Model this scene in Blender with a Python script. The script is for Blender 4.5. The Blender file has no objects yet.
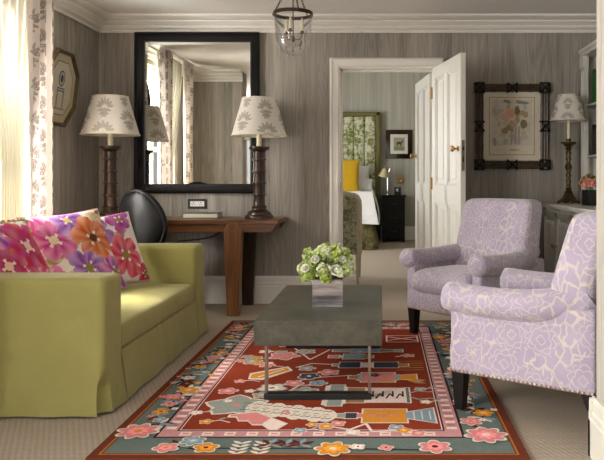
import bpy, bmesh, math, random
import numpy as np
from mathutils import Vector, Matrix, Euler

R = random.Random(7)
SC = bpy.context.scene
COL = SC.collection
PI = math.pi
CAMZ, FPX, CX, CY = 1.1, 700.0, 382.0, 180.0


def P(px, py, Y):
    """point at depth Y seen at (px, py): used for measuring"""
    return Vector(((px - CX) * Y / FPX, Y, CAMZ - (py - CY) * Y / FPX))


def F(px, py):
    """floor point"""
    s = (py - CY) / CAMZ
    return ((px - CX) / s, FPX / s)


def lin(c):
    def f(v):
        v = v / 255.0
        return v / 12.92 if v <= 0.04045 else ((v + 0.055) / 1.055) ** 2.4
    return (f(c[0]), f(c[1]), f(c[2]), 1.0)


# ------------------------------------------------------------------ materials
def new_mat(name):
    m = bpy.data.materials.new(name)
    m.use_nodes = True
    nt = m.node_tree
    nt.nodes.clear()
    out = nt.nodes.new('ShaderNodeOutputMaterial')
    b = nt.nodes.new('ShaderNodeBsdfPrincipled')
    nt.links.new(b.outputs[0], out.inputs[0])
    return m, nt, b, out


class N:
    """small node helper"""
    def __init__(s, nt):
        s.nt = nt

    def node(s, t, **kw):
        n = s.nt.nodes.new(t)
        for k, v in kw.items():
            setattr(n, k, v)
        return n

    def link(s, a, b):
        s.nt.links.new(a, b)

    def val(s, sock, v):
        if hasattr(v, 'links') or isinstance(v, bpy.types.NodeSocket):
            s.nt.links.new(v, sock)
        else:
            sock.default_value = v

    def math(s, op, a, b=0.0, c=0.0):
        n = s.node('ShaderNodeMath', operation=op)
        s.val(n.inputs[0], a); s.val(n.inputs[1], b); s.val(n.inputs[2], c)
        return n.outputs[0]

    def mix(s, f, a, b):
        n = s.node('ShaderNodeMix', data_type='RGBA')
        s.val(n.inputs[0], f); s.val(n.inputs[6], a); s.val(n.inputs[7], b)
        return n.outputs[2]

    def noise(s, vec, scale, detail=2.0, rough=0.5, dist=0.0):
        n = s.node('ShaderNodeTexNoise')
        if vec is not None:
            s.link(vec, n.inputs['Vector'])
        n.inputs['Scale'].default_value = scale
        n.inputs['Detail'].default_value = detail
        n.inputs['Roughness'].default_value = rough
        n.inputs['Distortion'].default_value = dist
        return n.outputs['Fac']

    def comb(s, x, y, z):
        n = s.node('ShaderNodeCombineXYZ')
        s.val(n.inputs[0], x); s.val(n.inputs[1], y); s.val(n.inputs[2], z)
        return n.outputs[0]

    def sep(s, v):
        n = s.node('ShaderNodeSeparateXYZ')
        s.link(v, n.inputs[0])
        return n.outputs

    def coord(s, which='Object'):
        return s.node('ShaderNodeTexCoord').outputs[which]

    def ramp(s, f, lo, hi):
        n = s.node('ShaderNodeMapRange')
        s.val(n.inputs[0], f)
        n.inputs[1].default_value = lo; n.inputs[2].default_value = hi
        return n.outputs[0]

    def bump(s, h, strength, dist, bsdf):
        n = s.node('ShaderNodeBump')
        n.inputs['Strength'].default_value = strength
        n.inputs['Distance'].default_value = dist
        s.link(h, n.inputs['Height'])
        s.link(n.outputs[0], bsdf.inputs['Normal'])


def plain(name, c, rough=0.6, metal=0.0, var=0.08, vscale=12.0, bump=0.0, bscale=60.0, spec=0.5, sheen=0.0):
    m, nt, b, out = new_mat(name)
    n = N(nt)
    co = n.coord()
    f = n.noise(co, vscale, 3.0)
    l = lin(c)
    d = tuple(max(0, v * (1 - var * 1.6)) for v in l[:3]) + (1,)
    h = tuple(min(1, v * (1 + var)) for v in l[:3]) + (1,)
    n.link(n.mix(f, d, h), b.inputs['Base Color'])
    b.inputs['Roughness'].default_value = rough
    b.inputs['Metallic'].default_value = metal
    b.inputs['Specular IOR Level'].default_value = spec
    if sheen:
        b.inputs['Sheen Weight'].default_value = sheen
    if bump:
        n.bump(n.noise(co, bscale, 2.0), bump, 0.01, b)
    return m


def wallpaper(name, axis, lo=(112, 106, 98), hi=(176, 169, 158)):
    m, nt, b, out = new_mat(name)
    n = N(nt)
    x, y, z = n.sep(n.coord())
    u = x if axis == 'X' else y
    # plank layout
    pid = n.math('FLOOR', n.math('MULTIPLY', u, 1 / 0.125))
    w = n.node('ShaderNodeTexWhiteNoise', noise_dimensions='1D')
    n.link(pid, w.inputs['W'])
    rnd = w.outputs['Value']
    zz = n.math('ADD', z, n.math('MULTIPLY', rnd, 37.0))
    # heartwood rings: contour lines of a stretched noise
    v1 = n.comb(n.math('MULTIPLY', u, 8.0), n.math('MULTIPLY', zz, 0.55), n.math('MULTIPLY', rnd, 9.0))
    base = n.noise(v1, 1.0, 1.2, 0.4, 0.1)
    rings = n.math('SINE', n.math('MULTIPLY', base, 95.0))
    v2 = n.comb(n.math('MULTIPLY', u, 130.0), n.math('MULTIPLY', zz, 2.5), rnd)
    fine = n.noise(v2, 1.0, 3.0, 0.6)
    v3 = n.comb(n.math('MULTIPLY', u, 26.0), n.math('MULTIPLY', zz, 0.55), rnd)
    streak = n.noise(v3, 1.0, 2.0, 0.5)
    f = n.math('ADD', n.math('MULTIPLY', rings, 0.075), n.math('MULTIPLY', fine, 0.60))
    f = n.math('ADD', f, n.math('MULTIPLY', streak, 0.45))
    f = n.math('ADD', f, n.math('MULTIPLY', n.math('SUBTRACT', rnd, 0.5), 0.22))
    f = n.ramp(f, 0.18, 0.90)
    c = n.mix(f, lin(lo), lin(hi))
    n.link(c, b.inputs['Base Color'])
    b.inputs['Roughness'].default_value = 0.75
    b.inputs['Specular IOR Level'].default_value = 0.25
    return m


def stripe_paper(name):
    m, nt, b, out = new_mat(name)
    n = N(nt)
    x, y, z = n.sep(n.coord())
    v = n.comb(n.math('MULTIPLY', n.math('ADD', x, y), 16.0), n.math('MULTIPLY', z, 0.5), 0.0)
    f = n.noise(v, 1.0, 3.0, 0.6)
    n.link(n.mix(n.ramp(f, 0.3, 0.7), lin((148, 147, 132)), lin((180, 177, 162))), b.inputs['Base Color'])
    b.inputs['Roughness'].default_value = 0.8
    return m


def carpet(name):
    m, nt, b, out = new_mat(name)
    n = N(nt)
    x, y, z = n.sep(n.coord())
    nz = n.noise(n.coord(), 90.0, 2.0)
    k = n.math('ADD', n.math('MULTIPLY', y, 2 * PI / 0.0135), n.math('MULTIPLY', nz, 1.4))
    rib = n.math('MULTIPLY_ADD', n.math('SINE', k), 0.5, 0.5)
    kx = n.math('ADD', n.math('MULTIPLY', x, 2 * PI / 0.026), n.math('MULTIPLY', y, 110.0))
    knot = n.math('MULTIPLY_ADD', n.math('SINE', kx), 0.5, 0.5)
    h = n.math('ADD', n.math('MULTIPLY', rib, 0.7), n.math('MULTIPLY', knot, 0.3))
    f = n.math('ADD', n.math('MULTIPLY', h, 0.6), n.math('MULTIPLY', nz, 0.5))
    n.link(n.mix(f, lin((124, 110, 96)), lin((190, 176, 158))), b.inputs['Base Color'])
    b.inputs['Roughness'].default_value = 0.95
    b.inputs['Specular IOR Level'].default_value = 0.1
    n.bump(h, 0.5, 0.006, b)
    return m


def fabric(name, c, weave=420.0, var=0.12, rough=0.9, sheen=0.15):
    m, nt, b, out = new_mat(name)
    n = N(nt)
    co = n.coord()
    f = n.noise(co, 5.0, 3.0)
    g = n.noise(co, weave, 1.0)
    l = lin(c)
    d = tuple(v * (1 - var * 1.5) for v in l[:3]) + (1,)
    h = tuple(min(1, v * (1 + var)) for v in l[:3]) + (1,)
    ff = n.math('ADD', n.math('MULTIPLY', f, 0.6), n.math('MULTIPLY', g, 0.4))
    n.link(n.mix(ff, d, h), b.inputs['Base Color'])
    b.inputs['Roughness'].default_value = rough
    b.inputs['Sheen Weight'].default_value = sheen
    b.inputs['Specular IOR Level'].default_value = 0.2
    hh = n.math('ADD', n.math('MULTIPLY', n.noise(co, 4.0, 2.0, 0.5, 0.6), 1.0), n.math('MULTIPLY', g, 0.03))
    n.bump(hh, 0.45, 0.05, b)
    return m


def damask(name):
    m, nt, b, out = new_mat(name)
    n = N(nt)
    uv = n.coord('UV')
    mp = n.node('ShaderNodeMapping')
    mp.inputs['Scale'].default_value = (5.2, 5.2, 5.2)
    n.link(uv, mp.inputs[0])
    wob = n.node('ShaderNodeTexNoise')
    wob.inputs['Scale'].default_value = 3.0
    n.link(mp.outputs[0], wob.inputs['Vector'])
    va = n.node('ShaderNodeVectorMath', operation='MULTIPLY_ADD')
    n.link(wob.outputs['Color'], va.inputs[0])
    va.inputs[1].default_value = (0.16, 0.16, 0.0)
    n.link(mp.outputs[0], va.inputs[2])
    vec = va.outputs[0]
    vo = n.node('ShaderNodeTexVoronoi', voronoi_dimensions='2D')
    vo.inputs['Scale'].default_value = 1.0
    vo.inputs['Randomness'].default_value = 0.55
    n.link(vec, vo.inputs['Vector'])
    sb = n.node('ShaderNodeVectorMath', operation='SUBTRACT')
    n.link(vec, sb.inputs[0]); n.link(vo.outputs['Position'], sb.inputs[1])
    x, y, z = n.sep(sb.outputs[0])
    r = n.math('SQRT', n.math('ADD', n.math('MULTIPLY', x, x), n.math('MULTIPLY', y, y)))
    th = n.math('ARCTAN2', y, x)

    def petal(base, amp, k, ph):
        c = n.math('ABSOLUTE', n.math('COSINE', n.math('ADD', n.math('MULTIPLY', th, k), ph)))
        return n.math('MULTIPLY_ADD', c, amp, base)
    R1 = petal(0.36, 0.10, 3.5, 0.3)
    R4 = petal(0.28, 0.09, 4.0, 0.9)
    R2 = petal(0.20, 0.07, 2.5, 1.0)
    R3 = petal(0.07, 0.04, 2.0, 0.0)
    infl = n.math('LESS_THAN', r, R1)

    def line(Rx, wd):
        return n.math('LESS_THAN', n.math('ABSOLUTE', n.math('SUBTRACT', r, Rx)), wd)
    l2 = n.math('MAXIMUM', line(R2, 0.012), line(R4, 0.012)); l3 = line(R3, 0.012)
    rad = n.math('MULTIPLY', n.math('LESS_THAN', n.math('ABSOLUTE', n.math('SINE', n.math('ADD', n.math('MULTIPLY', th, 3.5), 0.3))), 0.07), n.math('GREATER_THAN', r, R4))
    cream_in = n.math('MAXIMUM', n.math('MAXIMUM', l2, l3), rad)
    # leaves between the flowers
    v2 = n.node('ShaderNodeTexVoronoi', voronoi_dimensions='2D', feature='DISTANCE_TO_EDGE')
    v2.inputs['Scale'].default_value = 4.2
    w2 = n.node('ShaderNodeTexNoise'); w2.inputs['Scale'].default_value = 2.6
    n.link(vec, w2.inputs['Vector'])
    vb = n.node('ShaderNodeVectorMath', operation='MULTIPLY_ADD')
    n.link(w2.outputs['Color'], vb.inputs[0]); vb.inputs[1].default_value = (.38, .38, 0); n.link(vec, vb.inputs[2])
    st = n.node('ShaderNodeVectorMath', operation='MULTIPLY'); st.inputs[1].default_value = (1.0, .62, 1.0)
    n.link(vb.outputs[0], st.inputs[0])
    n.link(st.outputs[0], v2.inputs['Vector'])
    leafcream = n.math('SUBTRACT', 1.0, n.ramp(v2.outputs['Distance'], 0.05, 0.13))
    cream = n.math('ADD', n.math('MULTIPLY', infl, cream_in),
                   n.math('MULTIPLY', n.math('SUBTRACT', 1.0, infl), leafcream))
    nz = n.noise(vec, 1.4, 3.0)
    lil = n.mix(nz, lin((142, 130, 149)), lin((175, 163, 181)))
    n.link(n.mix(n.math('MULTIPLY', cream, 0.7), lil, lin((194, 184, 168))), b.inputs['Base Color'])
    b.inputs['Roughness'].default_value = 0.85
    b.inputs['Sheen Weight'].default_value = 0.3
    b.inputs['Specular IOR Level'].default_value = 0.2
    n.bump(n.math('SUBTRACT', 1.0, cream), 0.35, 0.004, b)
    return m


def toile(name, scale=9.0, ground=(196, 196, 168), ink=(108, 116, 48)):
    m, nt, b, out = new_mat(name)
    n = N(nt)
    co = n.coord()
    a = n.noise(co, scale, 4.0, 0.65, 0.8)
    c = n.noise(co, scale * 3.2, 3.0, 0.6, 1.2)
    f = n.ramp(n.math('ADD', n.math('MULTIPLY', a, 0.6), n.math('MULTIPLY', c, 0.4)), 0.47, 0.55)
    n.link(n.mix(f, lin(ground), lin(ink)), b.inputs['Base Color'])
    b.inputs['Roughness'].default_value = 0.9
    return m


def colattr(name, rough=0.85, var=0.25, vscale=40.0, bump=0.0, bscale=200.0, translucent=0.0, sheen=0.0, spec=0.2):
    """base colour from the mesh's colour attribute, with a little mottling"""
    m, nt, b, out = new_mat(name)
    n = N(nt)
    at = n.node('ShaderNodeAttribute', attribute_name='Col')
    co = n.coord()
    f = n.noise(co, vscale, 3.0, 0.6)
    mul = n.node('ShaderNodeMix', data_type='RGBA', blend_type='MULTIPLY')
    mul.inputs[0].default_value = 1.0
    n.link(at.outputs['Color'], mul.inputs[6])
    g = n.math('MULTIPLY_ADD', f, 2 * var, 1.0 - var)
    n.link(n.comb(g, g, g), mul.inputs[7])
    n.link(mul.outputs[2], b.inputs['Base Color'])
    b.inputs['Roughness'].default_value = rough
    b.inputs['Specular IOR Level'].default_value = spec
    b.inputs['Sheen Weight'].default_value = sheen
    if bump:
        n.bump(n.noise(co, bscale, 2.0), bump, 0.004, b)
    if translucent:
        t = n.node('ShaderNodeBsdfTranslucent')
        n.link(mul.outputs[2], t.inputs['Color'])
        mx = n.node('ShaderNodeMixShader')
        mx.inputs[0].default_value = translucent
        n.link(b.outputs[0], mx.inputs[1]); n.link(t.outputs[0], mx.inputs[2])
        n.link(mx.outputs[0], out.inputs[0])
    return m


def sheer_mat(name, c):
    m, nt, b, out = new_mat(name)
    n = N(nt)
    x, y, z = n.sep(n.coord())
    f = n.noise(n.comb(n.math('MULTIPLY', y, 30.0), n.math('MULTIPLY', z, 3.0), x), 1.0, 3.0)
    l = lin(c)
    cc = n.mix(f, tuple(v * 0.75 for v in l[:3]) + (1,), l)
    n.link(cc, b.inputs['Base Color'])
    b.inputs['Roughness'].default_value = 0.9
    t = n.node('ShaderNodeBsdfTranslucent')
    n.link(cc, t.inputs['Color'])
    mx = n.node('ShaderNodeMixShader')
    mx.inputs[0].default_value = 0.03
    n.link(b.outputs[0], mx.inputs[1]); n.link(t.outputs[0], mx.inputs[2])
    tr = n.node('ShaderNodeBsdfTransparent')
    m2 = n.node('ShaderNodeMixShader')
    m2.inputs[0].default_value = 0.07
    n.link(mx.outputs[0], m2.inputs[1]); n.link(tr.outputs[0], m2.inputs[2])
    n.link(m2.outputs[0], out.inputs[0])
    return m


def glass_mat(name, edge=0.45, tint=(1, 1, 1, 1), base=0.03):
    """thin clear glass: mostly transparent, reflecting more at grazing angles"""
    m, nt, b, out = new_mat(name)
    n = N(nt)
    nt.nodes.remove(b)
    tr = n.node('ShaderNodeBsdfTransparent'); tr.inputs[0].default_value = tint
    gl = n.node('ShaderNodeBsdfGlossy'); gl.inputs['Roughness'].default_value = 0.02
    lw = n.node('ShaderNodeLayerWeight'); lw.inputs[0].default_value = edge
    f = n.math('ADD', n.math('MULTIPLY', lw.outputs['Fresnel'], 0.6), base)
    mx = n.node('ShaderNodeMixShader')
    n.link(f, mx.inputs[0]); n.link(tr.outputs[0], mx.inputs[1]); n.link(gl.outputs[0], mx.inputs[2])
    n.link(mx.outputs[0], out.inputs[0])
    return m


def wood(name, lo, hi, axis=2, scale=14.0, rough=0.35):
    m, nt, b, out = new_mat(name)
    n = N(nt)
    x, y, z = n.sep(n.coord())
    s = [scale, scale, scale]
    s[axis] *= 0.09
    v = n.comb(n.math('MULTIPLY', x, s[0]), n.math('MULTIPLY', y, s[1]), n.math('MULTIPLY', z, s[2]))
    f = n.noise(v, 2.0, 4.0, 0.65, 0.5)
    n.link(n.mix(n.ramp(f, 0.3, 0.7), lin(lo), lin(hi)), b.inputs['Base Color'])
    b.inputs['Roughness'].default_value = rough
    return m


def shagreen(name):
    m, nt, b, out = new_mat(name)
    n = N(nt)
    co = n.coord()
    a = n.noise(co, 5.0, 5.0, 0.65, 0.3)
    c = n.noise(co, 70.0, 2.0)
    f = n.math('ADD', n.math('MULTIPLY', a, 0.75), n.math('MULTIPLY', c, 0.25))
    n.link(n.mix(n.ramp(f, 0.35, 0.68), lin((52, 50, 41)), lin((88, 85, 70))), b.inputs['Base Color'])
    b.inputs['Roughness'].default_value = 0.42
    return m


def silver_vase(name):
    m, nt, b, out = new_mat(name)
    n = N(nt)
    x, y, z = n.sep(n.coord())
    f = n.noise(n.comb(n.math('MULTIPLY', x, 3.5), n.math('MULTIPLY', y, 3.5), n.math('MULTIPLY', z, 26.0)), 1.0, 3.0, 0.6)
    n.link(n.mix(n.ramp(f, 0.35, 0.65), lin((104, 96, 102)), lin((190, 184, 182))), b.inputs['Base Color'])
    b.inputs['Metallic'].default_value = 0.55
    b.inputs['Roughness'].default_value = 0.16
    return m


M = {}
M['wall_x'] = wallpaper('grey_woodgrain_paper', 'X')
M['wall_y'] = wallpaper('grey_woodgrain_paper_side', 'Y')
M['wall_pale'] = wallpaper('pale_woodgrain_paper', 'Y', (150, 144, 134), (196, 190, 180))
M['bed_wall'] = stripe_paper('striped_green_paper')
M['ceil'] = plain('ceiling_paint', (222, 218, 213), 0.9, var=0.02)
M['white'] = plain('warm_white_paint', (228, 223, 215), 0.45, var=0.03)
M['doorwhite'] = plain('cream_white_paint', (206, 203, 191), 0.4, var=0.03)
M['carpet'] = carpet('ribbed_carpet')
M['sofa'] = fabric('olive_linen', (158, 151, 90))
M['damask'] = damask('lilac_damask')
M['black_wood'] = plain('black_lacquer', (14, 11, 10), 0.42, var=0.1, spec=0.3)
M['black_leather'] = plain('black_leather', (11, 11, 12), 0.36, var=0.1, bump=0.12, bscale=200, spec=0.35)
M['nail'] = plain('antique_nail', (196, 178, 150), 0.3, 0.9, var=0.1)
M['desk'] = wood('brown_wood', (62, 36, 18), (132, 84, 46), 0)
M['deskleg'] = wood('brown_leg_wood', (76, 46, 22), (142, 92, 50), 2)
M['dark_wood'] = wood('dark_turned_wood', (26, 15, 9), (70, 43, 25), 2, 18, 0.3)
M['shag'] = shagreen('grey_green_shagreen')
M['steel'] = plain('brushed_steel', (150, 138, 126), 0.35, 0.9, var=0.1)
M['black_steel'] = plain('blackened_steel', (40, 41, 41), 0.45, 0.5, var=0.15)
M['mirror'] = plain('mirror_silver', (232, 232, 226), 0.01, 1.0, var=0.0)
M['brass'] = plain('aged_brass', (98, 80, 50), 0.35, 0.9, var=0.2)
M['bright_brass'] = plain('polished_brass', (182, 140, 70), 0.25, 0.95, var=0.1)
M['bronze'] = plain('dark_bronze', (70, 56, 42), 0.4, 0.8, var=0.2)
M['candle'] = plain('ivory_tube', (226, 216, 188), 0.5, var=0.03)
M['glass'] = glass_mat('clear_glass')
M['pane'] = glass_mat('window_glass', 0.15, base=0.0)
M['shade'] = colattr('printed_shade', 0.85, 0.05, 90, translucent=0.25)
M['drape'] = colattr('printed_linen', 0.9, 0.08, 60, translucent=0.06, sheen=0.1)
M['pillow'] = colattr('floral_cotton', 0.85, 0.14, 16, bump=0.06, bscale=220)
M['rug'] = colattr('wool_pile', 0.97, 0.22, 55, bump=0.5, bscale=350, spec=0.05)
M['art'] = colattr('printed_paper', 0.7, 0.12, 30)
M['sheer'] = sheer_mat('cream_sheer', (188, 183, 164))
M['cream'] = plain('cream_mat_board', (206, 198, 182), 0.8, var=0.02)
M['vase'] = silver_vase('silvered_glass')
M['cream_trim'] = fabric('beige_trim', (206, 186, 146))
M['bookgrey'] = plain('grey_green_cover', (104, 106, 88), 0.5, var=0.06)
M['paper'] = plain('cream_paper', (214, 208, 190), 0.8, var=0.05)
M['plastic_black'] = plain('black_plastic', (14, 14, 14), 0.35, var=0.05)
M['plastic_white'] = plain('white_plastic', (220, 218, 212), 0.4, var=0.02)
M['bamboo'] = wood('dark_bamboo', (44, 34, 20), (90, 70, 42), 1, 20, 0.4)
M['grey_paint'] = plain('grey_white_cabinet_paint', (204, 200, 191), 0.45, var=0.03)
M['toile'] = toile('green_toile')
M['toile_dark'] = toile('olive_toile', 11, (120, 112, 70), (70, 68, 30))
M['toile_chair'] = toile('grey_toile', 14, (168, 164, 138), (106, 106, 74))
M['linen_white'] = fabric('white_linen', (226, 226, 224), 300, 0.03)
M['yellow'] = fabric('mustard_cotton', (196, 156, 30), 300, 0.08)
M['green_edge'] = fabric('olive_border', (108, 104, 62))
M['taupe_wood'] = wood('taupe_wood', (150, 140, 116), (190, 180, 154), 2, 12, 0.5)
M['petal_white'] = plain('white_petal', (240, 238, 222), 0.6, var=0.04)
M['petal_green'] = plain('green_floret', (184, 204, 92), 0.6, var=0.2, vscale=60)
M['petal_pale'] = plain('pale_floret', (226, 232, 188), 0.6, var=0.08, vscale=60)
M['leaf'] = plain('leaf_green', (110, 136, 44), 0.6, var=0.25, vscale=40)
M['petal_pink'] = plain('pink_petal', (238, 170, 156), 0.6, var=0.15, vscale=50)
M['bookgreen'] = plain('green_cloth_cover', (34, 108, 40), 0.6, var=0.1)
M['bookdark'] = plain('dark_cloth_cover', (40, 34, 32), 0.6, var=0.1)
M['bookred'] = plain('brown_cloth_cover', (96, 58, 44), 0.6, var=0.1)
M['lampcream'] = plain('cream_enamel', (226, 212, 164), 0.4, var=0.03)
M['chrome'] = plain('chrome', (200, 200, 200), 0.12, 1.0, var=0.02)
M['gold'] = plain('gilt', (168, 140, 84), 0.4, 0.7, var=0.25, vscale=50)
M['gilt_dark'] = plain('dark_gilt', (92, 76, 48), 0.4, 0.6, var=0.35, vscale=25)


# ------------------------------------------------------------------ mesh builder
class MB:
    def __init__(s):
        s.v = []; s.f = []; s.m = []; s.c = []   # verts, faces, face material index, face colour
        s.vc = {}                                # vertex colour
        s.mi = 0; s.col = None
        s.T = None

    def add(s, vs, fs, vcols=None):
        o = len(s.v)
        for i, p in enumerate(vs):
            p = Vector(p)
            if s.T is not None:
                p = s.T @ p
            s.v.append(p)
            if vcols is not None:
                s.vc[o + i] = vcols[i]
        for f in fs:
            s.f.append([o + i for i in f]); s.m.append(s.mi); s.c.append(s.col)
        return s

    def box(s, x0, x1, y0, y1, z0, z1):
        vs = [(x, y, z) for z in (z0, z1) for y in (y0, y1) for x in (x0, x1)]
        return s.add(vs, [(0, 2, 3, 1), (4, 5, 7, 6), (0, 1, 5, 4), (1, 3, 7, 5), (3, 2, 6, 7), (2, 0, 4, 6)])

    def hexa(s, bot, top):
        """8 corners: bottom loop of 4 and top loop of 4 (counter-clockwise seen from above)"""
        return s.add(list(bot) + list(top), [(3, 2, 1, 0), (4, 5, 6, 7), (0, 1, 5, 4), (1, 2, 6, 5), (2, 3, 7, 6), (3, 0, 4, 7)])

    def prism(s, pts, fn, a, b):
        """extrude 2-D outline pts; fn(u, v, w) gives the 3-D point, w from a to b"""
        n = len(pts)
        vs = [fn(u, v, a) for u, v in pts] + [fn(u, v, b) for u, v in pts]
        fs = [list(range(n))[::-1], list(range(n, 2 * n))]
        fs += [(i, (i + 1) % n, n + (i + 1) % n, n + i) for i in range(n)]
        return s.add(vs, fs)

    def poly(s, pts, col=None):
        if col is not None:
            s.col = col
        return s.add(pts, [list(range(len(pts)))])

    def grid(s, fn, nu, nv, cu=False, cv=False, cfn=None, capu=False, capv=False):
        vs = []; cs = [] if cfn else None
        for j in range(nv + (0 if cv else 1)):
            for i in range(nu + (0 if cu else 1)):
                u, v = i / nu, j / nv
                vs.append(fn(u, v))
                if cfn: cs.append(cfn(u, v))
        W = nu + (0 if cu else 1)
        H = nv + (0 if cv else 1)
        fs = []
        for j in range(nv):
            for i in range(nu):
                a = j * W + i; b = j * W + (i + 1) % W
                c = ((j + 1) % H) * W + (i + 1) % W; d = ((j + 1) % H) * W + i
                fs.append((a, b, c, d))
        if capv:
            fs.append(list(range(W))[::-1]); fs.append([(H - 1) * W + i for i in range(W)])
        return s.add(vs, fs, cs)

    def lathe(s, prof, c=(0, 0, 0), n=24, cap=True):
        c = Vector(c); k = len(prof)
        vs = []
        for r, z in prof:
            for i in range(n):
                a = 2 * PI * i / n
                vs.append((c.x + r * math.cos(a), c.y + r * math.sin(a), c.z + z))
        fs = []
        for j in range(k - 1):
            for i in range(n):
                fs.append((j * n + i, j * n + (i + 1) % n, (j + 1) * n + (i + 1) % n, (j + 1) * n + i))
        if cap:
            fs.append(list(range(n))[::-1]); fs.append([(k - 1) * n + i for i in range(n)])
        return s.add(vs, fs)

    def tube(s, pts, r, n=10, cap=True, closed=False):
        pts = [Vector(p) for p in pts]
        rs = r if isinstance(r, (list, tuple)) else [r] * len(pts)
        k = len(pts); vs = []
        up = Vector((0, 0, 1))
        prev = None
        for i, p in enumerate(pts):
            if closed:
                t = pts[(i + 1) % k] - pts[i - 1]
            else:
                t = pts[min(i + 1, k - 1)] - pts[max(i - 1, 0)]
            t.normalize()
            if prev is None:
                a = t.cross(up)
                if a.length < 1e-3: a = t.cross(Vector((1, 0, 0)))
            else:
                a = prev - t * prev.dot(t)
            a.normalize(); prev = a
            b = t.cross(a)
            rr = rs[i]
            ra, rb = rr if isinstance(rr, (list, tuple)) else (rr, rr)
            for j in range(n):
                th = 2 * PI * j / n
                vs.append(p + a * (ra * math.cos(th)) + b * (rb * math.sin(th)))
        fs = []
        for i in range(k if closed else k - 1):
            for j in range(n):
                i2 = (i + 1) % k
                fs.append((i * n + j, i * n + (j + 1) % n, i2 * n + (j + 1) % n, i2 * n + j))
        if cap and not closed:
            fs.append(list(range(n))[::-1]); fs.append([(k - 1) * n + j for j in range(n)])
        return s.add(vs, fs)

    def ball(s, c, r, nu=12, nv=8, e=1.0):
        c = Vector(c)
        rx, ry, rz = r if isinstance(r, (list, tuple)) else (r, r, r)

        def sp(v): return math.copysign(abs(v) ** e, v)
        vs = [c + Vector((0, 0, -rz))]
        for j in range(1, nv):
            ph = -PI / 2 + PI * j / nv
            for i in range(nu):
                th = 2 * PI * i / nu
                vs.append(c + Vector((rx * sp(math.cos(ph)) * sp(math.cos(th)), ry * sp(math.cos(ph)) * sp(math.sin(th)), rz * sp(math.sin(ph)))))
        vs.append(c + Vector((0, 0, rz)))
        fs = [(0, 1 + (i + 1) % nu, 1 + i) for i in range(nu)]
        for j in range(nv - 2):
            for i in range(nu):
                a = 1 + j * nu
                fs.append((a + i, a + (i + 1) % nu, a + nu + (i + 1) % nu, a + nu + i))
        l = len(vs) - 1; a = 1 + (nv - 2) * nu
        fs += [(l, a + i, a + (i + 1) % nu) for i in range(nu)]
        return s.add(vs, fs)

    def soft(s, x0, x1, y0, y1, z0, z1, r=0.03, n=10, puff=(0, 0, 0), fn=None):
        """rounded box; puff bulges each pair of faces; fn moves every point at the end"""
        c = Vector(((x0 + x1) / 2, (y0 + y1) / 2, (z0 + z1) / 2))
        h = Vector(((x1 - x0) / 2, (y1 - y0) / 2, (z1 - z0) / 2))
        r = min(r, h.x * .99, h.y * .99, h.z * .99)
        idx = {}; vs = []; fs = []

        def ts(hh):
            a = math.degrees(0)
            inner = (hh - r) / hh
            out = [-1, -1 + (1 - inner) * .35, -inner - 1e-6]
            k = max(2, n)
            out += [(-inner + 2 * inner * i / k) for i in range(1, k)]
            out += [inner + 1e-6, 1 - (1 - inner) * .35, 1]
            return out
        T = [ts(h.x), ts(h.y), ts(h.z)]
        L = [len(t) for t in T]

        def vid(i, j, k):
            key = (i, j, k)
            if key not in idx:
                p = Vector((T[0][i] * h.x, T[1][j] * h.y, T[2][k] * h.z))
                q = Vector((max(-h.x + r, min(h.x - r, p.x)), max(-h.y + r, min(h.y - r, p.y)), max(-h.z + r, min(h.z - r, p.z))))
                d = p - q
                if d.length > 1e-7:
                    p = q + d.normalized() * r
                ux, uy, uz = p.x / h.x, p.y / h.y, p.z / h.z
                p.x += puff[0] * ux * (1 - uy * uy) * (1 - uz * uz)
                p.y += puff[1] * uy * (1 - ux * ux) * (1 - uz * uz)
                p.z += puff[2] * uz * (1 - ux ** 4) * (1 - uy ** 4)
                p = p + c
                if fn: p = Vector(fn(p.x, p.y, p.z))
                idx[key] = len(vs); vs.append(p)
            return idx[key]
        for ax in range(3):
            a, b = [(1, 2), (2, 0), (0, 1)][ax]
            for side in (0, L[ax] - 1):
                for i in range(L[a] - 1):
                    for j in range(L[b] - 1):
                        q = []
                        for di, dj in ((0, 0), (1, 0), (1, 1), (0, 1)):
                            t = [0, 0, 0]; t[ax] = side; t[a] = i + di; t[b] = j + dj
                            q.append(vid(*t))
                        fs.append(q if side else q[::-1])
        return s.add(vs, fs)


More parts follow.
